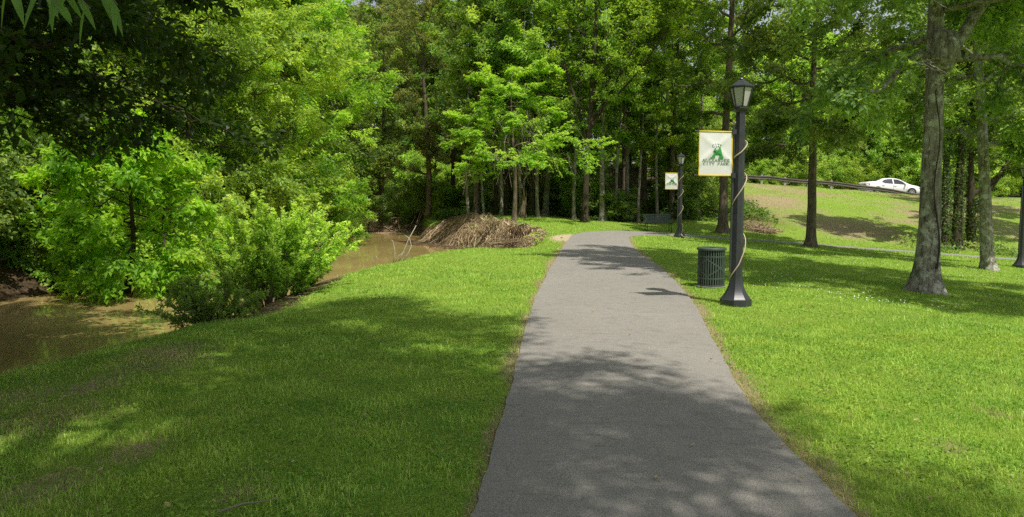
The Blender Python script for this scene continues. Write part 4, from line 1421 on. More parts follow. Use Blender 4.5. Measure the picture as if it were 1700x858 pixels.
def strands():
    rs = np.random.RandomState(91)
    top = np.array([p[:2] for p in NEAR if 23.8 <= p[1] <= 39.5 and p[0] < 1.6])
    top = resample(top, 80)
    tn = np.gradient(top, axis=0)
    nn = np.stack([-tn[:, 1], tn[:, 0]], 1)
    nn /= np.linalg.norm(nn, axis=1)[:, None]
    n = 19000
    f = rs.rand(n) * 78.9
    i = f.astype(int)
    a = (f - i)[:, None]
    b = top[i] * (1 - a) + top[i + 1] * a
    d = nn[i] * (1 - a) + nn[i + 1] * a
    # length across: narrow by the path, wide at the creek
    wide = np.interp(b[:, 1], [24, 28, 31, 34, 38, 43], [0.5, 0.6, 1.0, 1.8, 2.4, 1.9])
    st = rs.rand(n) ** 1.2 * 0.9
    ln = rs.uniform(0.05, 0.45, n) * np.where(rs.rand(n) < 0.25, -1, 1)
    m = 6
    s = np.linspace(0, 1, m)
    off = (st[:, None] + ln[:, None] * s) * wide[:, None] - 0.12
    side = rs.normal(0, 0.75, n)[:, None] * (0.3 + s) + 0.08 * np.sin(s[None] * 6 + rs.uniform(0, 6, (n, 1)))
    X = b[:, :1] + d[:, :1] * off - d[:, 1:2] * side + rs.normal(0, 0.03, (n, m))
    Y = b[:, 1:2] + d[:, 1:2] * off + d[:, :1] * side + rs.normal(0, 0.03, (n, m))
    Z = H(X.ravel(), Y.ravel()).reshape(n, m)
    lump = (0.20 * (0.5 + 0.5 * np.sin(X * 2.3 + np.sin(Y * 3.1) * 1.5)) + 0.16 * np.sin(X * 5.3 + Y * 2.1) * np.sin(Y * 4.7 - X)) * np.interp(Y, [24, 31, 36, 44], [0.25, 0.4, 0.85, 0.6]) * (0.35 + 0.65 * ss((X + 3.2) / 2.0))
    Z = np.maximum(Z + lump + rs.rand(n)[:, None] ** 2 * 0.25 + 0.10 * np.sin(s * PI)[None] * rs.rand(n)[:, None], WATER_Z + 0.01)
    P = np.stack([X, Y, Z], -1)
    V, F = batch_tubes(P, ((0.003 + 0.014 * rs.rand(n) ** 3)[:, None] * np.ones((1, m))), 3)
    cl = 0.55 + 0.2 * np.sin(X[:, 0] * 3 + Y[:, 0] * 2) + 0.2 * np.sin(X[:, 0] * 7.1) * np.sin(Y[:, 0] * 6.3) + rs.normal(0, 0.25, n)
    var = np.repeat(np.clip(cl - 0.25 * st, 0, 1), m * 3)
    tag(link('hanging_roots', np_mesh('hanging_roots', V, [F], dict(var=var)), root_mat()), 'tangle of dry brown roots and dead grass over the eroded creek bank', 'roots', kind='stuff')


strands()

# ------------------------------------------------------------------ dead wood
def sticks(name, label, cat, loc, items, mat, r0=0.02):
    mb = MB()
    for pts, r in items:
        mb.tube(pts, [r * (1 - 0.6 * k / (len(pts) - 1)) for k in range(len(pts))], 6)
    o = mb.build(name, mat, None, True)
    o.location = loc
    return tag(o, label, cat)


bx_, by_ = -3.35, 19.6
bz_ = h1(bx_, by_) - 0.12
P_ = lambda u, v: tuple(np.array(at_y(u, v, by_)) - np.array([bx_, by_, bz_]))
sticks('dead_branch', 'bleached forked dead branch sticking up at the water edge of the lawn', 'branch', (bx_, by_, bz_), [
    ([P_(660, 438), P_(668, 422), P_(678, 398), P_(691, 374)], 0.022),
    ([P_(666, 438), P_(678, 420), P_(683, 408), P_(680, 396), P_(672, 390)], 0.016),
    ([P_(652, 438), P_(656, 420), P_(653, 402), P_(650, 398)], 0.014),
    ([P_(655, 436), P_(662, 424), P_(672, 418)], 0.012),
    ([P_(630, 436), P_(624, 424)], 0.008), ([P_(622, 436), P_(617, 428)], 0.008)], M['dead_wood'])


def brush_pile(label, x, y, rx_, ry_, hz, n, seed, mat='brush'):
    rs = np.random.RandomState(seed)
    m = 4
    c = np.stack([rs.normal(0, rx_ * 0.45, n), rs.normal(0, ry_ * 0.45, n), np.abs(rs.normal(0, hz * 0.5, n))], 1)
    d = nrm(rs.normal(0, 1, (n, 3)) * np.array([1, 1, 0.45]))
    ln = rs.uniform(0.3, 1.1, n)
    s = np.linspace(-0.5, 0.5, m)
    P = c[:, None] + d[:, None] * (ln[:, None] * s)[..., None] + rs.normal(0, 0.03, (n, m, 3))
    P[..., 2] = np.maximum(P[..., 2], 0)
    gxy = P.reshape(-1, 3)
    gxy[:, 2] += H(gxy[:, 0] + x, gxy[:, 1] + y) - h1(x, y)
    P = gxy.reshape(n, m, 3)
    P[..., 2] = np.maximum(P[..., 2], WATER_Z - h1(x, y))
    V, F = batch_tubes(P, rs.uniform(0.008, 0.022, n)[:, None] * np.ones((1, m)), 4)
    o = link('brush_pile', np_mesh('brush_pile', V, [F], dict(var=rs.rand(len(V)))), M[mat])
    o.location = (x, y, h1(x, y))
    return tag(o, label, 'brush pile')


brush_pile('heap of pale dead branches at the bend of the creek', -7.6, 47.5, 1.6, 1.2, 1.2, 420, 1)
brush_pile('brown heap of fallen branches at the left foot of the road bank', 12.2, 37.2, 0.9, 1.0, 0.32, 200, 2)

# broken stump
x, y, z = G(867, 361)
w_pts = spine(np.random.RandomState(3), 1.25, (0.05, 0), 0.02, 12)
V, F = trunk_tube(w_pts, 0.19 - 0.05 * w_pts[:, 2] / 1.25, 18, 5, 0.5, 3, 0.07)
ang = np.arange(18)
V[-18:, 2] += 0.25 * np.sin(ang * 1.7) + 0.12 * np.sin(ang * 4.1)
stump = link('tree_stump', np_mesh('tree_stump', V, [F, ], smooth=True), M['bark_brown'])
stump.location = (x, y, z - 0.05)
tag(stump, 'broken jagged stump at the front edge of the woods', 'stump')

# ------------------------------------------------------------------ fallen leaves, twig
def fallen(name, u, v, size, mat, label, group=None):
    x, y, z = G(u, v)
    mb = MB()
    pts = [(0, -1), (0.35, -0.5), (0.45, 0.1), (0.25, 0.6), (0, 1), (-0.25, 0.6), (-0.45, 0.1), (-0.35, -0.5)]
    mb.add([(px * size, py * size, 0.012 + 0.35 * size * abs(px)) for px, py in pts] + [(0, 0, 0.0)], [(i, (i + 1) % 8, 8) for i in range(8)])
    o = mb.build(name, mat)
    o.location = (x, y, z + 0.03)
    o.rotation_euler = (random.uniform(-.4, .4), random.uniform(-.4, .4), random.uniform(0, 6))
    return tag(o, label, 'leaf', group)


pale = simple('fallen_leaf_pale', (0.55, 0.48, 0.22), 0.6, trans=0.3)
tan = simple('fallen_leaf_tan', (0.48, 0.36, 0.2), 0.7, trans=0.2)
fallen('fallen_leaf', 277, 850, 0.035, pale, 'pale yellow curled leaf lying on the grass at the bottom left')
fallen('fallen_leaf', 168, 790, 0.022, tan, 'tan leaf lying on the shaded grass left of centre bottom')
fallen('fallen_leaf', 256, 756, 0.03, tan, 'narrow dry leaf on a bare patch of the left lawn')
fallen('fallen_leaf', 590, 710, 0.018, pale, 'small pale leaf on shaded grass near the path edge')
for k, (u_, v_) in enumerate(((905, 770), (1010, 700), (1090, 800), (960, 610), (1150, 745), (870, 690), (1210, 830), (1045, 560), (985, 520), (1230, 700), (1330, 800), (1300, 745), (845, 760), (1180, 600))):
    x, y = at_z(u_, v_, 0.03)
    o_ = fallen('fallen_leaf', u_, v_, 0.009 + 0.008 * (k % 3), tan if k % 2 else pale, 'tiny dry leaf lying on the asphalt of the path', 'dry leaves on the path')
    o_.location = (x, y, h1(x, y) + 0.048)
rs = np.random.RandomState(77)
k = 0
while k < 26:
    u_, v_ = rs.uniform(20, 1680), rs.uniform(600, 850)
    x, y = at_z(u_, v_)
    if bool(in_poly(np.array([x]), np.array([y]), PATHPOLY)[0]) or bool(in_poly(np.array([x]), np.array([y]), CREEK)[0]): continue
    fallen('fallen_leaf', u_, v_, rs.uniform(0.012, 0.024), tan if k % 3 else pale, 'small dry leaf scattered on the lawn', 'dry leaves on the lawn')
    k += 1
mc = 700
fy = 12 + 14 * rs.rand(mc) ** 1.3
fx_ = 2.6 + rs.rand(mc) * (0.68 * fy - 2.6)
kp = (np.sin(fx_ * 1.1 + np.sin(fy * 0.9) * 2) * np.sin(fy * 0.8 + 1) > 0.1) & ~in_poly(fx_, fy, PATHPOLY)
fx_, fy = fx_[kp], fy[kp]
fz = H(fx_, fy) + 0.05
mb = []
Vf, Ff = [], []
for a, b, c_ in zip(fx_, fy, fz):
    q = len(Vf)
    r_ = rs.uniform(0.008, 0.014)
    Vf += [(a - r_, b, c_), (a, b - r_, c_), (a + r_, b, c_), (a, b + r_, c_), (a, b, c_ + r_), (a, b, c_ - r_)]
    Ff += [(q, q + 1, q + 4), (q + 1, q + 2, q + 4), (q + 2, q + 3, q + 4), (q + 3, q, q + 4), (q + 1, q, q + 5), (q + 2, q + 1, q + 5), (q + 3, q + 2, q + 5), (q, q + 3, q + 5)]
tag(link('clover_flowers', np_mesh('clover_flowers', np.array(Vf), [np.array(Ff)]), simple('clover_white', (0.75, 0.75, 0.68), 0.8)), 'tiny white clover flowers dotting the right lawn', 'flowers', kind='stuff')
x, y, z = G(410, 848)
sticks('fallen_twig', 'grey fallen twig lying in the grass at the bottom left', 'twig', (x, y, z + 0.025), [([(-0.12, -0.07, 0), (-0.02, 0.0, 0.015), (0.06, 0.03, 0.012), (0.15, 0.06, 0.02)], 0.007)], M['twig_pale'])
rs = np.random.RandomState(15)
n = 420
u = rs.uniform(0, 330, n)
v = 505 + rs.normal(0, 16, n) + (u - 150) * -0.05
P = np.array([[*at_z(a, b, WATER_Z + 0.006), WATER_Z + 0.006] for a, b in zip(u, v)])
D = nrm(np.stack([rs.normal(0, 1, n), rs.normal(0, 1, n), np.zeros(n)], 1))
me = leaves_mesh('floating_leaves', P, D, np.tile([0, 0, 1.0], (n, 1)), rs.uniform(0.03, 0.10, n), rs.uniform(0.02, 0.06, n), rs.rand(n), fold=0.03, curl=0.0)
tag(link('floating_leaves', me, tan), 'scatter of tan leaves floating on the muddy creek', 'floating leaves', kind='stuff')


# ------------------------------------------------------------------ lamps
black = simple('black_painted_metal', (0.03, 0.033, 0.036), 0.4, 0.0, 0.5, 0.25, 12, 0.05)
frost = simple('frosted_glass', (0.62, 0.62, 0.56), 0.35, 0, 0.4, 0.08, 5, trans=0.35)
ropem = simple('rope_light_tube', (0.46, 0.37, 0.25), 0.5, 0, 0.5, 0.1, 20)
screw = simple('steel', (0.45, 0.45, 0.44), 0.4, 0.7, 0.5, 0.1)
OFF = PI / 8


def make_lamp(label, loc, group='park lamps'):
    r = empty('street_lamp', loc, 0, label, 'street lamp', group)
    MB().lathe([(0.235, -0.06), (0.235, 0.095), (0.222, 0.105)], 8, off=OFF).build('plinth', black, r)
    prof = [(0.218, 0.1055)]
    for k in range(1, 13):
        t = k / 12
        prof.append((0.092 + 0.126 * (1 - t) ** 2.3, 0.106 + 0.36 * t))
    MB().lathe(prof, 8, off=OFF).build('flared_base', black, r)
    MB().lathe([(0.089, 0.467), (0.088, 1.2), (0.070, 2.86), (0.066, 2.90)], 8, off=OFF).build('pole', black, r)
    # conduit along the side of the pole
    mb = MB()
    mb.box((-0.096, -0.01, 1.6), (0.03, 0.035, 2.2))
    for k in range(6): mb.box((-0.113, -0.01, 0.75 + 0.35 * k), (0.010, 0.05, 0.03))
    mb.build('cable_channel', black, r)
    MB().lathe([(0.055, 2.875), (0.075, 2.905), (0.105, 2.93), (0.112, 2.945), (0.112, 2.962), (0.098, 2.965)], 8, off=OFF).build('collar', black, r)
    # lantern: six panes in a tapering frame
    n = 6
    rb, rt, zb, zt = 0.098, 0.168, 2.966, 3.245
    lf = MB()
    for k in range(n):
        a = 2 * PI * (k + 0.5) / n
        lf.tube([(rb * math.cos(a), rb * math.sin(a), zb - 0.004), (rt * math.cos(a), rt * math.sin(a), zt + 0.004)], 0.0105, 6)
        a2 = 2 * PI * (k + 1.5) / n
        lf.tube([(rb * math.cos(a), rb * math.sin(a), zb + 0.004), (rb * math.cos(a2), rb * math.sin(a2), zb + 0.004)], 0.011, 5)
    fr = lf.build('lantern_frame', black, r)
    for k in range(n):
        a, a2 = 2 * PI * (k + 0.5) / n, 2 * PI * (k + 1.5) / n
        f = 0.95
        q = [(rb * f * math.cos(a), rb * f * math.sin(a), zb + 0.012), (rb * f * math.cos(a2), rb * f * math.sin(a2), zb + 0.012),
             (rt * f * math.cos(a2), rt * f * math.sin(a2), zt - 0.004), (rt * f * math.cos(a), rt * f * math.sin(a), zt - 0.004)]
        MB().add(q, [(0, 1, 2, 3)]).build('pane', frost, fr)
    MB().lathe([(0.172, 3.25), (0.190, 3.256), (0.190, 3.272), (0.172, 3.28), (0.05, 3.36), (0.028, 3.368)], n, off=PI / 6).build('roof', black, r)
    MB().lathe([(0.028, 3.3685), (0.034, 3.378), (0.026, 3.392), (0.012, 3.40), (0.016, 3.42), (0.010, 3.44), (0.007, 3.455), (0.009, 3.468), (0.004, 3.49), (0.001, 3.53)], 10).build('finial', black, r)
    return r


def banner_arms(r, ad):
    """two brackets that hold a banner"""
    for zz in (2.60, 1.955):
        mb = MB()
        p0 = Vector((ad.x * 0.075, ad.y * 0.075, zz))
        p1 = p0 + ad * 0.655
        mb.tube([p0, p1], 0.011, 8)
        mb.box(p0 + ad * 0.025, (0.06, 0.07, 0.075))
        mb.tube([p1 - ad * 0.004, p1 + ad * 0.018], 0.018, 8)
        mb.build('banner_arm', black, r)


# letters of the banner, built as slab-serif strokes on a 5 x 7 grid
GL = {
    'A': ([[(0.6, 0), (2.5, 7), (4.4, 0)], [(1.3, 2.3), (3.7, 2.3)]], [(0.6, 0), (4.4, 0)]),
    'L': ([[(1, 7), (1, 0), (4.4, 0), (4.4, 1.6)]], [(1, 7)]),
    'E': ([[(4.3, 5.6), (4.3, 7), (1, 7), (1, 0), (4.4, 0), (4.4, 1.5)], [(1, 3.6), (3.2, 3.6)]], []),
    'X': ([[(0.6, 0), (4.4, 7)], [(0.6, 7), (4.4, 0)]], [(0.6, 0), (4.4, 7), (0.6, 7), (4.4, 0)]),
    'N': ([[(0.9, 0), (0.9, 7), (4.1, 0), (4.1, 7)]], [(0.9, 0), (4.1, 7)]),
    'D': ([[(0.9, 0), (0.9, 7), (3.2, 7), (4.3, 5.8), (4.3, 1.2), (3.2, 0), (0.9, 0)]], [(0.7, 0), (0.7, 7)]),
    'R': ([[(0.9, 0), (0.9, 7), (3.4, 7), (4.2, 6.2), (4.2, 4.4), (3.4, 3.6), (0.9, 3.6)], [(2.6, 3.6), (4.3, 0)]], [(0.9, 0), (4.3, 0)]),
    'C': ([[(4.2, 5.2), (4.2, 6), (3.3, 7), (1.8, 7), (0.8, 5.9), (0.8, 1.1), (1.8, 0), (3.3, 0), (4.2, 1), (4.2, 1.8)]], []),
    'I': ([[(2.5, 0), (2.5, 7)]], [(2.5, 0), (2.5, 7)]),
    'T': ([[(2.5, 0), (2.5, 7)], [(0.6, 5.5), (0.6, 7), (4.4, 7), (4.4, 5.5)]], [(2.5, 0)]),
    'Y': ([[(0.6, 7), (2.5, 3.2), (4.4, 7)], [(2.5, 3.2), (2.5, 0)]], [(0.6, 7), (4.4, 7), (2.5, 0)]),
    'P': ([[(0.9, 0), (0.9, 7), (3.4, 7), (4.2, 6.2), (4.2, 4.2), (3.4, 3.4), (0.9, 3.4)]], [(0.9, 0)]),
    'K': ([[(0.9, 0), (0.9, 7)], [(4.2, 7), (0.9, 3.1)], [(2.0, 4.3), (4.3, 0)]], [(0.9, 0), (0.9, 7), (4.2, 7), (4.3, 0)]),
}


def stroke_quads(p, q, w):
    dx, dy = q[0] - p[0], q[1] - p[1]
    L = math.hypot(dx, dy)
    ux, uy = dx / L, dy / L
    e = w * 0.35
    px, py = -uy * w / 2, ux * w / 2
    a = (p[0] - ux * e, p[1] - uy * e)
    b = (q[0] + ux * e, q[1] + uy * e)
    return [(a[0] + px, a[1] + py), (a[0] - px, a[1] - py), (b[0] - px, b[1] - py), (b[0] + px, b[1] + py)]


def text_polys(s, x0, y0, cw, ch, wt=0.85):
    out = []
    for i, chh in enumerate(s):
        if chh == ' ': continue
        st, sf = GL[chh]
        ox = x0 + i * cw
        fx, fy = cw * 0.86 / 5, ch / 7
        for pl in st:
            for k in range(len(pl) - 1):
                out.append([(ox + a * fx, y0 + b * fy) for a, b in stroke_quads(pl[k], pl[k + 1], wt)])
        for (a, b) in sf:
            out.append([(ox + aa * fx, y0 + bb * fy) for aa, bb in stroke_quads((a - 0.75, b), (a + 0.75, b), 1.0)])
    return out


cloth_m = simple('banner_cloth', (0.80, 0.80, 0.78), 0.7, 0, 0.2, 0.04, 4, trans=0.25)
hem_m = simple('banner_hem', (0.70, 0.52, 0.04), 0.7, 0, 0.2, 0.1, 6)
green_m = simple('banner_green', (0.055, 0.30, 0.075), 0.7, 0, 0.2, 0.08, 6)
dkgreen_m = simple('banner_dark_green', (0.03, 0.13, 0.05), 0.7, 0, 0.2, 0.08, 6)


def make_banner(label, lamp, ad, folds, seed):
    """banner plane: local x along the banner from its free end to the pole, y up; hangs on the lamp's two arms"""
    W_, H_ = 0.555, 0.645
    KX = W_ / 0.475
    lx = -ad
    nv = Vector((0, 0, 1)).cross(lx)           # back
    fr = -nv                                     # front, toward the camera
    if fr.y > 0: fr = -fr
    org = Vector(lamp.location) + Vector((0, 0, 1.955)) + ad * (0.075 + 0.045 + W_)
    r = empty('park_banner', org, 0, label, 'banner', 'park banners')

    def bulge(x, y):
        a = x / W_
        b = y / H_
        return 0.012 * math.sin(a * PI) * math.sin(b * PI) + folds * (0.010 * math.exp(-((b - 1 + 0.75 * a) / 0.10) ** 2) + 0.010 * math.exp(-((b - 0.25 - 0.75 * a) / 0.09) ** 2) * (1 if folds > 1 else 0.3)) * math.sin(b * PI)

    def put(poly, lift):
        return [lx * x + Vector((0, 0, 1)) * y + fr * (bulge(x, y) + lift) for x, y in poly]

    def putk(poly, lift):
        return put([(x * KX, y) for x, y in poly], lift)

    mb = MB()
    nx_, ny_ = 28, 36
    g = [[(W_ * i / nx_, H_ * j / ny_) for i in range(nx_ + 1)] for j in range(ny_ + 1)]
    vs = [put([p], 0.0)[0] for row in g for p in row]
    fs = [(j * (nx_ + 1) + i, j * (nx_ + 1) + i + 1, (j + 1) * (nx_ + 1) + i + 1, (j + 1) * (nx_ + 1) + i) for j in range(ny_) for i in range(nx_)]
    mb.add(vs, fs).build('cloth', cloth_m, r, True)
    hm = MB()
    e = 0.014
    for (a0, a1, b0, b1) in ((0, e, e, H_ - 0.012), (W_ - e, W_, e, H_ - 0.012), (0, W_, 0, e), (0, W_, H_ - 0.012, H_)):
        kx, ky = (1, 30) if a1 - a0 < 0.1 else (30, 1)
        for i in range(kx):
            for j in range(ky):
                x0, x1 = a0 + (a1 - a0) * i / kx, a0 + (a1 - a0) * (i + 1) / kx
                y0, y1 = b0 + (b1 - b0) * j / ky, b0 + (b1 - b0) * (j + 1) / ky
                hm.add(put([(x0, y0), (x1, y0), (x1, y1), (x0, y1)], 0.003), [(0, 1, 2, 3)])
    hm.build('hem', hem_m, r)
    pass
    for yy in (0.0, H_):
        sl = MB()
        sl.tube([lx * 0.002 + Vector((0, 0, yy)), lx * (W_ - 0.002) + Vector((0, 0, yy))], 0.0115, 8)
        sl.build('sleeve', hem_m, r, True)
    tx = MB()
    polys = text_polys('ALEXANDER', 0.045, 0.205, 0.0435, 0.038) + text_polys('CITY PARK', 0.060, 0.155, 0.0405, 0.034)
    for pl in polys: tx.add(putk(pl, 0.004), [(0, 1, 2, 3)])
    # arched CITY
    for i, chh in enumerate('CITY'):
        t = (i - 1.5)
        cxp, cyp, rot = 0.245 + t * 0.034, 0.435 + 0.010 - 0.0055 * t * t, -0.16 * t
        for pl in text_polys(chh, -0.017, -0.018, 0.036, 0.038):
            tx.add(putk([(cxp + a * math.cos(rot) - b * math.sin(rot), cyp + a * math.sin(rot) + b * math.cos(rot)) for a, b in pl], 0.004), [(0, 1, 2, 3)])
    tx.build('lettering', dkgreen_m, r)
    # the green letter emblem: round-headed A whose left stroke sweeps out in a tail
    def P2(l): return [(0.150 + a * 0.19, 0.248 + b * 0.185) for a, b in l]
    outer = P2([(0.03, 0.02), (0.0, 0.08), (0.10, 0.12), (0.22, 0.30), (0.36, 0.46), (0.22, 0.50), (0.20, 0.62), (0.30, 0.62), (0.26, 0.72), (0.36, 0.86), (0.50, 0.96), (0.64, 0.96), (0.76, 0.86), (0.82, 0.68),
                (0.86, 0.44), (0.92, 0.22), (1.0, 0.10), (0.98, 0.0), (0.66, 0.0), (0.64, 0.10), (0.70, 0.16), (0.66, 0.28), (0.44, 0.28), (0.38, 0.16), (0.42, 0.08), (0.36, 0.02)])
    em = MB()
    em.add(putk(outer, 0.0042), [tuple(range(len(outer)))])
    emo = em.build('emblem', green_m, r)
    cc = MB()
    hole = P2([(0.50, 0.40), (0.66, 0.40), (0.62, 0.62), (0.52, 0.58)])
    cc.add(putk(hole, 0.0056), [(0, 1, 2, 3)])
    shade_ = P2([(0.74, 0.84), (0.80, 0.66), (0.84, 0.44), (0.90, 0.22), (0.97, 0.08), (0.88, 0.06), (0.80, 0.24), (0.75, 0.46), (0.71, 0.66), (0.66, 0.80)])
    lo_ = P2([(0.20, 0.50), (0.30, 0.47), (0.40, 0.50), (0.36, 0.56), (0.26, 0.56)])
    cc.add(putk(lo_, 0.0056), [tuple(range(5))])
    cc.build('emblem_shading', dkgreen_m, emo)
    return r


def make_rope(label, lamp, knots, z1, tail=False):
    """cord wound round a pole: knots are (height, angle in turns)"""
    zs = np.linspace(knots[0][0], knots[-1][0], 150)
    an = np.interp(zs, [k[0] for k in knots], [k[1] for k in knots])
    pts = []
    for z_, a in zip(zs, an):
        if z_ < 0.467: rp_ = 0.092 + 0.126 * (1 - max(0, (z_ - 0.106)) / 0.361) ** 2.3
        else: rp_ = np.interp(z_, [0.467, 1.2, 2.86], [0.089, 0.088, 0.070])
        rp_ += 0.014 + 0.022 * max(0, math.sin(a * 2 * PI * 1.0 + 1.2))
        pts.append((rp_ * math.cos(a * 2 * PI), rp_ * math.sin(a * 2 * PI), z_))
    if tail:
        pts = [(0.30, -0.1, 0.02), (0.34, -0.2, 0.01), (0.22, -0.30, 0.03), (0.10, -0.27, 0.06)] + pts
        pts = [tuple(p) for p in catmull(pts[:5], 5)] + pts[5:]
    mb = MB()
    mb.tube(pts, 0.0095, 8)
    o = mb.build('rope_light', ropem, None, True)
    o.location = lamp.location
    return tag(o, label, 'rope light', 'rope lights on the lamp poles')


x, y, z = G(1221, 506)
lamp1 = make_lamp('near black lamp post with a lantern, right of the path beside the bin', (x, y, z))
x, y, z = at_y(1128, 391, 30.5)
z = h1(x, y)
lamp2 = make_lamp('distant black lamp post beside the bench at the bend of the path', (x, y, z))
x, y, z = G(1694, 444)
lamp3 = make_lamp('lamp post without banner, half cut off at the right edge beside the pale trunk', (x, y, z))
AD = Vector((-0.965, -0.26, 0)).normalized()
for l in (lamp1, lamp2): banner_arms(l, AD)
make_banner('large white park banner with yellow hem hanging on the near lamp', lamp1, AD, 1.5, 1)
make_banner('small looking creased park banner hanging on the distant lamp', lamp2, AD, 2.2, 2)
make_rope('tan rope light wound around the near lamp post', lamp1, [(0.42, -0.45), (0.62, -0.25), (1.0, 0.0), (1.35, 0.35), (1.72, 0.75), (1.95, 1.0), (2.12, 1.3), (2.3, 1.75), (2.45, 2.0), (2.58, 2.4), (2.75, 2.55)], 2.75)
make_rope('rope light wound around the distant lamp post and trailing at its base', lamp2, [(0.12, -0.25), (0.5, 0.0), (0.8, 0.5), (1.0, 0.75), (1.25, 1.0), (1.55, 1.5), (1.7, 1.75), (1.9, 2.0), (2.2, 2.5), (2.4, 2.75), (2.5, 3.0)], 2.5, True)

# ------------------------------------------------------------------ litter bin
bin_m = simple('dark_green_steel', (0.055, 0.078, 0.063), 0.42, 0, 0.5, 0.2, 10, 0.05)
liner_m = simple('bin_liner', (0.008, 0.009, 0.008), 0.7)
pad_m = simple('dark_concrete', (0.16, 0.15, 0.13), 0.9, var=0.3)
conc_m = simple('concrete', (0.42, 0.40, 0.36), 0.9, 0, 0.2, 0.2, 6, 0.2)
x, y, z = G(1180, 476)
bn = empty('litter_bin', (x, y, z), 0.0, 'round dark green slatted litter bin beside the near lamp', 'litter bin')
MB().lathe([(0.272, -0.05), (0.272, 0.022), (0.262, 0.03)], 32).build('pad', pad_m, bn)
MB().lathe([(0.205, 0.05), (0.205, 0.66)], 24).build('liner', liner_m, bn)
rb_ = 0.235
mb = MB()
nb = 34
for k in range(nb):
    a = 2 * PI * k / nb
    ca, sa = math.cos(a), math.sin(a)
    Rm = Matrix.Rotation(a, 3, 'Z')
    mb.box((rb_ * ca, rb_ * sa, 0.355), (0.008, 0.021, 0.63), Rm)
    # short bridges between neighbouring slats step up and down in a diamond pattern
    am = a + PI / nb
    tri = abs(((k * 2 / 11.0) % 2) - 1)
    for zz in (0.36 + 0.15 * tri, 0.36 - 0.15 * tri, 0.56, 0.17):
        mb.box((rb_ * math.cos(am), rb_ * math.sin(am), zz), (0.0065, 0.030, 0.022), Matrix.Rotation(am, 3, 'Z'))
mb.build('slats', bin_m, bn)
MB().lathe([(0.226, 0.035), (0.246, 0.035), (0.246, 0.055), (0.226, 0.055)], 40).build('bottom_ring', bin_m, bn)
MB().lathe([(0.10, 0.675), (0.252, 0.668), (0.262, 0.676), (0.262, 0.700), (0.250, 0.712), (0.11, 0.722), (0.10, 0.715)], 40, cap=False).build('lid', bin_m, bn)

# ------------------------------------------------------------------ bench
x, y, z = at_y(1096, 385, 34.0)
z = h1(x, 34.0)
be = empty('park_bench', (x, 34.45, z), 0.06, 'dark green metal park bench facing the path at the bend', 'bench')
bw = 1.28
mb = MB()
for k in range(9):
    mb.box((0, -0.20 + 0.05 * k, 0.425 - 0.004 * k), (bw, 0.040, 0.02))
mb.build('seat', bin_m, be)
mb = MB()
tiltm = Matrix.Rotation(R_(-14), 3, 'X')
for k in range(22):
    mb.box((-bw / 2 + 0.03 + (bw - 0.06) * k / 21, 0.275, 0.615), (0.042, 0.012, 0.34), tiltm)
mb.box((0, 0.315, 0.79), (bw, 0.028, 0.05), tiltm)
mb.box((0, 0.232, 0.445), (bw, 0.028, 0.04), tiltm)
mb.build('backrest', bin_m, be)
for s in (-1, 1):
    mb = MB()
    xx = s * (bw / 2 - 0.08)
    mb.tube([(xx, -0.19, -0.03), (xx, -0.18, 0.405)], 0.022, 8)
    mb.tube([(xx, 0.24, -0.03), (xx, 0.20, 0.39)], 0.022, 8)
    mb.tube([(xx, -0.18, 0.395), (xx, 0.20, 0.385)], 0.018, 8)
    mb.build('leg', bin_m, be, True)
    mb = MB()
    mb.tube([(xx + s * 0.06, -0.20, 0.40), (xx + s * 0.06, -0.21, 0.62), (xx + s * 0.06, -0.16, 0.645), (xx + s * 0.06, 0.27, 0.63)], 0.016, 8)
    mb.build('armrest', bin_m, be, True)

# ------------------------------------------------------------------ guardrail
steel_m = simple('weathered_galvanised_steel', (0.085, 0.072, 0.06), 0.65, 0.2, 0.5, 0.35, 1.5)
wood_m = simple('grey_timber_post', (0.33, 0.32, 0.30), 0.85, 0, 0.2, 0.2, 5)
gr = empty('guardrail', (18, 62, h1(18, 62)), 0, 'long steel guardrail on timber posts along the top of the grassy bank', 'guardrail')
gx0 = Vector(gr.location)
xr = np.concatenate([np.linspace(4, 32.6, 40), [33.2, 33.8, 34.4, 35.0]])
prof = [(0.0, -0.155), (0.045, -0.115), (0.045, -0.065), (0.0, -0.02), (0.0, 0.02), (0.045, 0.065), (0.045, 0.115), (0.0, 0.155)]
V, F = [], []
for i, xx in enumerate(xr):
    drop = ss((xx - 26.0) / 8.5) * 0.48
    zz = h1(xx, 62) + 0.54 - drop
    for (a, b) in prof:
        V.append((xx - gx0.x, -a - 0.09, zz + b - gx0.z))
    for (a, b) in prof:
        V.append((xx - gx0.x, -a - 0.084, zz + b - gx0.z))
k = len(prof)
for i in range(len(xr) - 1):
    for s in (0, k):
        for j in range(k - 1):
            q = i * 2 * k + s + j
            F.append((q, q + 2 * k, q + 2 * k + 1, q + 1))
link('rail', np_mesh('rail', np.array(V), [np.array(F)], smooth=False), steel_m, gr)
post = MB().box((0, 0.012, 0.33), (0.16, 0.18, 0.92)).mesh('post')
post.materials.append(wood_m)
for i in range(16):
    xx = 5.2 + i * 1.905
    if xx > 27: break
    o = bpy.data.objects.new('post', post)
    C.objects.link(o)
    o.parent = gr
    o.location = (xx - gx0.x, 0, h1(xx, 62) - gx0.z)

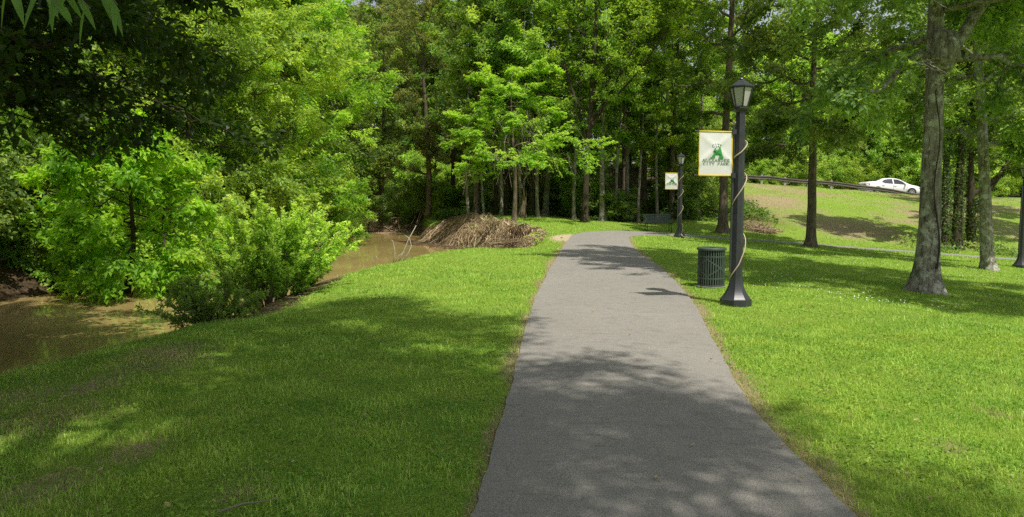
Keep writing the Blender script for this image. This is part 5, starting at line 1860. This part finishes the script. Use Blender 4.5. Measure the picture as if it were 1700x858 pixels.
# concrete abutment wall and hazard marker
aw = simple('stained_concrete', (0.24, 0.205, 0.16), 0.95, 0, 0.1, 0.45, 1.2, 0.3)
z0 = at_y(1020, 312, 55)[2]
x0 = at_y(985, 300, 55)[0]
x1 = at_y(1072, 300, 55)[0]
wl = empty('retaining_wall', ((x0 + x1) / 2, 55, z0), 0, 'stained concrete wall seen between the trunks behind the bench', 'wall')
mb = MB()
mb.box((0, 0.2, 0.1), (x1 - x0, 0.4, 2.6))
for k in range(12):
    mb.box((-(x1 - x0) / 2 + (k + 0.5) * (x1 - x0) / 12, -0.012, 0.1), (0.06, 0.03, 2.56))
mb.build('wall_face', aw, wl)
MB().box((0, 0.18, 1.475), (x1 - x0 + 0.12, 0.56, 0.145)).build('coping', aw, wl)
yel = simple('marker_yellow', (0.80, 0.45, 0.02), 0.5, var=0.05)
blk = simple('marker_black', (0.015, 0.015, 0.015), 0.5)
xm, ym, zm = at_y(1082, 262, 44)
hz0 = h1(xm, ym)
hm_ = empty('hazard_marker', (xm, ym, hz0), 0, 'narrow yellow and black striped hazard marker among the dark trunks', 'sign')
hh = zm - hz0
MB().box((0, 0.035, hh / 2 - 0.1), (0.05, 0.04, hh + 0.5)).build('post', steel_m, hm_)
MB().box((0, 0, hh), (0.17, 0.012, 0.62)).build('panel', yel, hm_)
mb = MB()
for k in range(5):
    zb = hh - 0.29 + k * 0.115
    mb.add([(-0.082, -0.0085, zb), (0.082, -0.0085, zb + 0.065), (0.082, -0.0085, zb + 0.115), (-0.082, -0.0085, zb + 0.05)], [(0, 1, 2, 3)])
mb.build('stripes', blk, hm_)

# overhead wires behind the road
for k, (vv, lab) in enumerate(((213, 'upper thin overhead wire crossing in front of the trees beyond the road'), (222, 'lower thin overhead wire crossing in front of the trees beyond the road'))):
    pts = []
    for i in range(25):
        t = i / 24
        xx = 6 + 54 * t
        zz = at_y(1480, vv, 72.4)[2] + 0.9 * (2 * t - 1) ** 2 - 0.9 + 0.4
        pts.append((xx, 72.4, zz))
    o = MB().tube(pts, 0.006, 5).build('power_line', steel_m, None, True)
    tag(o, lab, 'power line')

# ------------------------------------------------------------------ car
white = simple('white_car_paint', (0.80, 0.80, 0.79), 0.22, 0, 0.6, 0.02, 3)
glassd = simple('dark_car_glass', (0.012, 0.014, 0.020), 0.08, 0, 0.8, 0.1, 3)
rubber = simple('tyre_rubber', (0.018, 0.018, 0.018), 0.85)
alloy = simple('alloy_wheel', (0.55, 0.55, 0.56), 0.3, 0.8, 0.5, 0.05)
redl = simple('red_tail_light', (0.55, 0.02, 0.02), 0.25, 0, 0.6, 0.1)
clearl = simple('clear_head_light', (0.75, 0.76, 0.78), 0.12, 0, 0.8, 0.05)
trimb = simple('black_car_trim', (0.015, 0.015, 0.016), 0.5)


def make_car(x, y):
    z = h1(x, y) + 0.03
    slope = (h1(x + 1.4, y) - h1(x - 1.4, y)) / 2.8
    r = empty('white_sedan', (x, y, z), 0, 'white four door sedan driving right on the road above the bank', 'car')
    r.rotation_euler = (0, -math.atan(slope), 0)
    # stations: x, half width at belt, bottom z, belt z, top z, half width at top
    S = [(-2.42, 0.66, 0.42, 0.72, 0.80, 0.60), (-2.38, 0.78, 0.32, 0.90, 0.98, 0.70), (-2.25, 0.84, 0.26, 0.98, 1.055, 0.74), (-1.85, 0.885, 0.23, 0.99, 1.09, 0.74), (-1.55, 0.90, 0.22, 0.985, 1.16, 0.68),
         (-1.15, 0.905, 0.21, 0.975, 1.33, 0.62), (-0.70, 0.91, 0.20, 0.965, 1.435, 0.60), (-0.20, 0.91, 0.20, 0.955, 1.475, 0.60), (0.25, 0.91, 0.20, 0.945, 1.455, 0.60), (0.62, 0.91, 0.20, 0.935, 1.36, 0.61),
         (0.95, 0.905, 0.20, 0.925, 1.20, 0.66), (1.28, 0.90, 0.21, 0.905, 1.02, 0.74), (1.50, 0.895, 0.21, 0.885, 0.965, 0.76), (1.95, 0.87, 0.22, 0.83, 0.895, 0.74), (2.25, 0.80, 0.24, 0.74, 0.80, 0.68), (2.38, 0.70, 0.27, 0.62, 0.68, 0.58), (2.43, 0.60, 0.33, 0.52, 0.56, 0.50)]
    V, F = [], []
    for (sx, wb, zb, zbelt, zt, wt) in S:
        half = [(wb * 0.90, zb), (wb * 0.985, zb + 0.12), (wb * 1.0, (zb + zbelt) / 2 + 0.03), (wb * 0.975, zbelt), (wt + (wb * 0.975 - wt) * 0.42, zbelt + (zt - zbelt) * 0.55), (wt, zt - 0.035 * (1 if zt - zbelt > 0.15 else 0.4)), (wt * 0.6, zt)]
        ring = [(sx, -a, b) for a, b in half] + [(sx, a, b) for a, b in reversed(half)]
        V += ring
    m = 14
    for i in range(len(S) - 1):
        for k in range(m):
            F.append((i * m + k, (i + 1) * m + k, (i + 1) * m + (k + 1) % m, i * m + (k + 1) % m))
    F.append(tuple(range(m)))
    F.append(tuple((len(S) - 1) * m + k for k in reversed(range(m))))
    body = MB().add(V, F).build('body', white, r, True)

    def side_pt(px, t, sgn, lift=0.006):
        """point on the glass side between belt (t=0) and roof (t=1)"""
        for i in range(len(S) - 1):
            if S[i][0] <= px <= S[i + 1][0]:
                f = (px - S[i][0]) / (S[i + 1][0] - S[i][0])
                q = [S[i][k] * (1 - f) + S[i + 1][k] * f for k in range(6)]
                break
        wb, zbelt, zt, wt = q[1] * 0.975, q[3], q[4], q[5]
        if t < 0.55:
            a = t / 0.55
            yy = wb + (wt + (wb - wt) * 0.42 - wb) * a
        else:
            a = (t - 0.55) / 0.45
            yy = (wt + (wb - wt) * 0.42) * (1 - a) + wt * a
        return (px, sgn * (yy + lift), zbelt + (zt - zbelt) * t)

    for sgn in (-1, 1):
        for (lo, hi) in (([(-1.08, 0.28), (-0.85, 0.06), (-0.5, 0.05), (-0.16, 0.05)], [(-0.16, 0.84), (-0.5, 0.84), (-0.85, 0.78), (-1.08, 0.40)]),
                         ([(-0.06, 0.05), (0.3, 0.05), (0.7, 0.05), (0.98, 0.08)], [(0.98, 0.20), (0.7, 0.72), (0.3, 0.83), (-0.06, 0.84)])):
            mb = MB()
            n = 4
            top_ = list(reversed(hi))
            vs = []
            for j in range(5):
                for i in range(n):
                    a, b = lo[i], top_[i]
                    f = j / 4
                    vs.append(side_pt(a[0] * (1 - f) + b[0] * f, a[1] * (1 - f) + b[1] * f, sgn, 0.010))
            fs = [(j * n + i, j * n + i + 1, (j + 1) * n + i + 1, (j + 1) * n + i) for j in range(4) for i in range(n - 1)]
            mb.add(vs, fs).build('side_window', glassd, r, True)
        for hx in (-0.98, 0.05):
            MB().box((hx, sgn * 0.908, 0.80), (0.20, 0.03, 0.03)).build('door_handle', trimb if False else alloy, r)
        mb = MB()
        mb.box((0.88, sgn * 1.0, 0.98), (0.12, 0.18, 0.12))
        mb.box((0.92, sgn * 0.91, 0.955), (0.10, 0.06, 0.05))
        mb.build('wing_mirror', white, r)
        mb = MB()
        for sx in (-0.11, 1.05):
            mb.box((sx, sgn * 0.9085, 0.62), (0.012, 0.012, 0.60))
        mb.box((-0.05, sgn * 0.89, 0.235), (2.0, 0.05, 0.06))
        mb.build('door_seam', trimb, r)
        for wx_ in (-1.42, 1.48):
            mb = MB()
            arc = [(wx_ + 0.39 * math.cos(a), 0.32 + 0.39 * math.sin(a)) for a in np.linspace(-0.25, PI + 0.25, 22)]
            mb.prism(arc, (0, sgn * 0.70, 0), (1, 0, 0), (0, 0, 1), (0, sgn * 0.218, 0)).build('wheel_arch', trimb, r)
            ty = MB()
            prof_ = [(0.20, -0.10), (0.31, -0.105), (0.33, -0.08), (0.33, 0.08), (0.31, 0.105), (0.20, 0.10)]
            vs, fs = [], []
            nn = 28
            for (rr_, yy) in prof_:
                for q in range(nn):
                    a = 2 * PI * q / nn
                    vs.append((wx_ + rr_ * math.cos(a), sgn * 0.835 + yy, 0.33 + rr_ * math.sin(a)))
            for i in range(len(prof_) - 1):
                for q in range(nn):
                    fs.append((i * nn + q, i * nn + (q + 1) % nn, (i + 1) * nn + (q + 1) % nn, (i + 1) * nn + q))
            ty.add(vs, fs)
            to = ty.build('wheel', rubber, r, True)
            rm = MB()
            for q in range(7):
                a = 2 * PI * q / 7
                rot = Matrix.Rotation(-a, 3, 'Y')
                c_ = Vector((wx_, sgn * 0.928, 0.33)) + rot @ Vector((0.115, 0, 0))
                rm.box(c_, (0.20, 0.02, 0.05), rot)
            ring_ = [(wx_ + 0.225 * math.cos(a), 0.33 + 0.225 * math.sin(a)) for a in np.linspace(0, 2 * PI, 28, endpoint=False)]
            ring2 = [(wx_ + 0.195 * math.cos(a), 0.33 + 0.195 * math.sin(a)) for a in np.linspace(0, 2 * PI, 28, endpoint=False)]
            vs = [(a, sgn * 0.936, b) for a, b in ring_] + [(a, sgn * 0.936, b) for a, b in ring2]
            rm.add(vs, [(i, (i + 1) % 28, 28 + (i + 1) % 28, 28 + i) for i in range(28)])
            rm.prism([(wx_ + 0.05 * math.cos(a), 0.33 + 0.05 * math.sin(a)) for a in np.linspace(0, 2 * PI, 12, endpoint=False)], (0, sgn * 0.92, 0), (1, 0, 0), (0, 0, 1), (0, sgn * 0.022, 0))
            rm.build('rim', alloy, to)
        mb = MB()
        mb.add([(-2.425, sgn * 0.40, 0.74), (-2.415, sgn * 0.70, 0.74), (-2.33, sgn * 0.815, 0.76), (-2.10, sgn * 0.880, 0.84), (-2.12, sgn * 0.865, 0.92), (-2.33, sgn * 0.80, 0.93), (-2.405, sgn * 0.68, 0.90), (-2.415, sgn * 0.40, 0.88)], [tuple(range(8))])
        mb.build('tail_light', redl, r)
        mb = MB()
        mb.add([(2.10, sgn * 0.868, 0.72), (2.26, sgn * 0.825, 0.66), (2.40, sgn * 0.70, 0.60), (2.40, sgn * 0.68, 0.68), (2.27, sgn * 0.79, 0.76), (2.06, sgn * 0.86, 0.79)], [tuple(range(6))])
        mb.build('headlight', clearl, r)
    # windscreens
    for (xa, xb, name) in ((0.66, 1.26, 'windscreen'), (-1.62, -0.98, 'rear_window')):
        vs = []
        for px in (xa, (xa + xb) / 2, xb):
            a = side_pt(px, 0.93, 1, 0)
            vs += [(px, -a[1] * 0.93, a[2] + 0.035), (px, -a[1] * 0.5, a[2] + 0.055), (px, a[1] * 0.5, a[2] + 0.055), (px, a[1] * 0.93, a[2] + 0.035)]
        fs = [(j * 4 + i, j * 4 + i + 1, (j + 1) * 4 + i + 1, (j + 1) * 4 + i) for j in range(2) for i in range(3)]
        MB().add(vs, fs).build(name, glassd, r, True)
    return r


xa, ya, za = at_y(1476, 315, 65.2)
make_car(xa, ya)

# ------------------------------------------------------------------ light
EL, AZ = R_(61), R_(149)
sv = Vector((math.sin(AZ) * math.cos(EL), math.cos(AZ) * math.cos(EL), math.sin(EL)))
sd = bpy.data.lights.new('sun', 'SUN')
sd.energy = 5.0
sd.angle = R_(0.55)
sd.color = (1.0, 0.95, 0.86)
so = bpy.data.objects.new('sun', sd)
C.objects.link(so)
so.rotation_euler = sv.to_track_quat('Z', 'Y').to_euler()
so.location = sv * 60
wd = bpy.data.worlds.new('World')
SC.world = wd
wd.use_nodes = True
nt = wd.node_tree
for n_ in list(nt.nodes): nt.nodes.remove(n_)
sky = nt.nodes.new('ShaderNodeTexSky')
sky.sky_type = 'NISHITA'
sky.sun_disc = False
sky.sun_elevation = EL
sky.sun_rotation = AZ
sky.dust_density = 2.0
bg = nt.nodes.new('ShaderNodeBackground')
bg.inputs['Strength'].default_value = 0.14
wo = nt.nodes.new('ShaderNodeOutputWorld')
hsv = nt.nodes.new('ShaderNodeHueSaturation')
hsv.inputs['Saturation'].default_value = 0.42
nt.links.new(sky.outputs[0], hsv.inputs['Color'])
nt.links.new(hsv.outputs[0], bg.inputs[0])
nt.links.new(bg.outputs[0], wo.inputs[0])

SC.view_settings.view_transform = 'Standard'
SC.view_settings.look = 'None'
SC.view_settings.exposure = 0
SC.view_settings.gamma = 1
SC.cycles.max_bounces = 8
SC.cycles.diffuse_bounces = 6
SC.cycles.glossy_bounces = 3
SC.cycles.transmission_bounces = 4
SC.cycles.use_adaptive_sampling = True
SC.cycles.adaptive_threshold = 0.01
SC.cycles.caustics_reflective = False
SC.cycles.caustics_refractive = False
SC.cycles.sample_clamp_indirect = 6
SC.cycles.use_denoising = False
SC.cycles.denoiser = 'OPENIMAGEDENOISE'
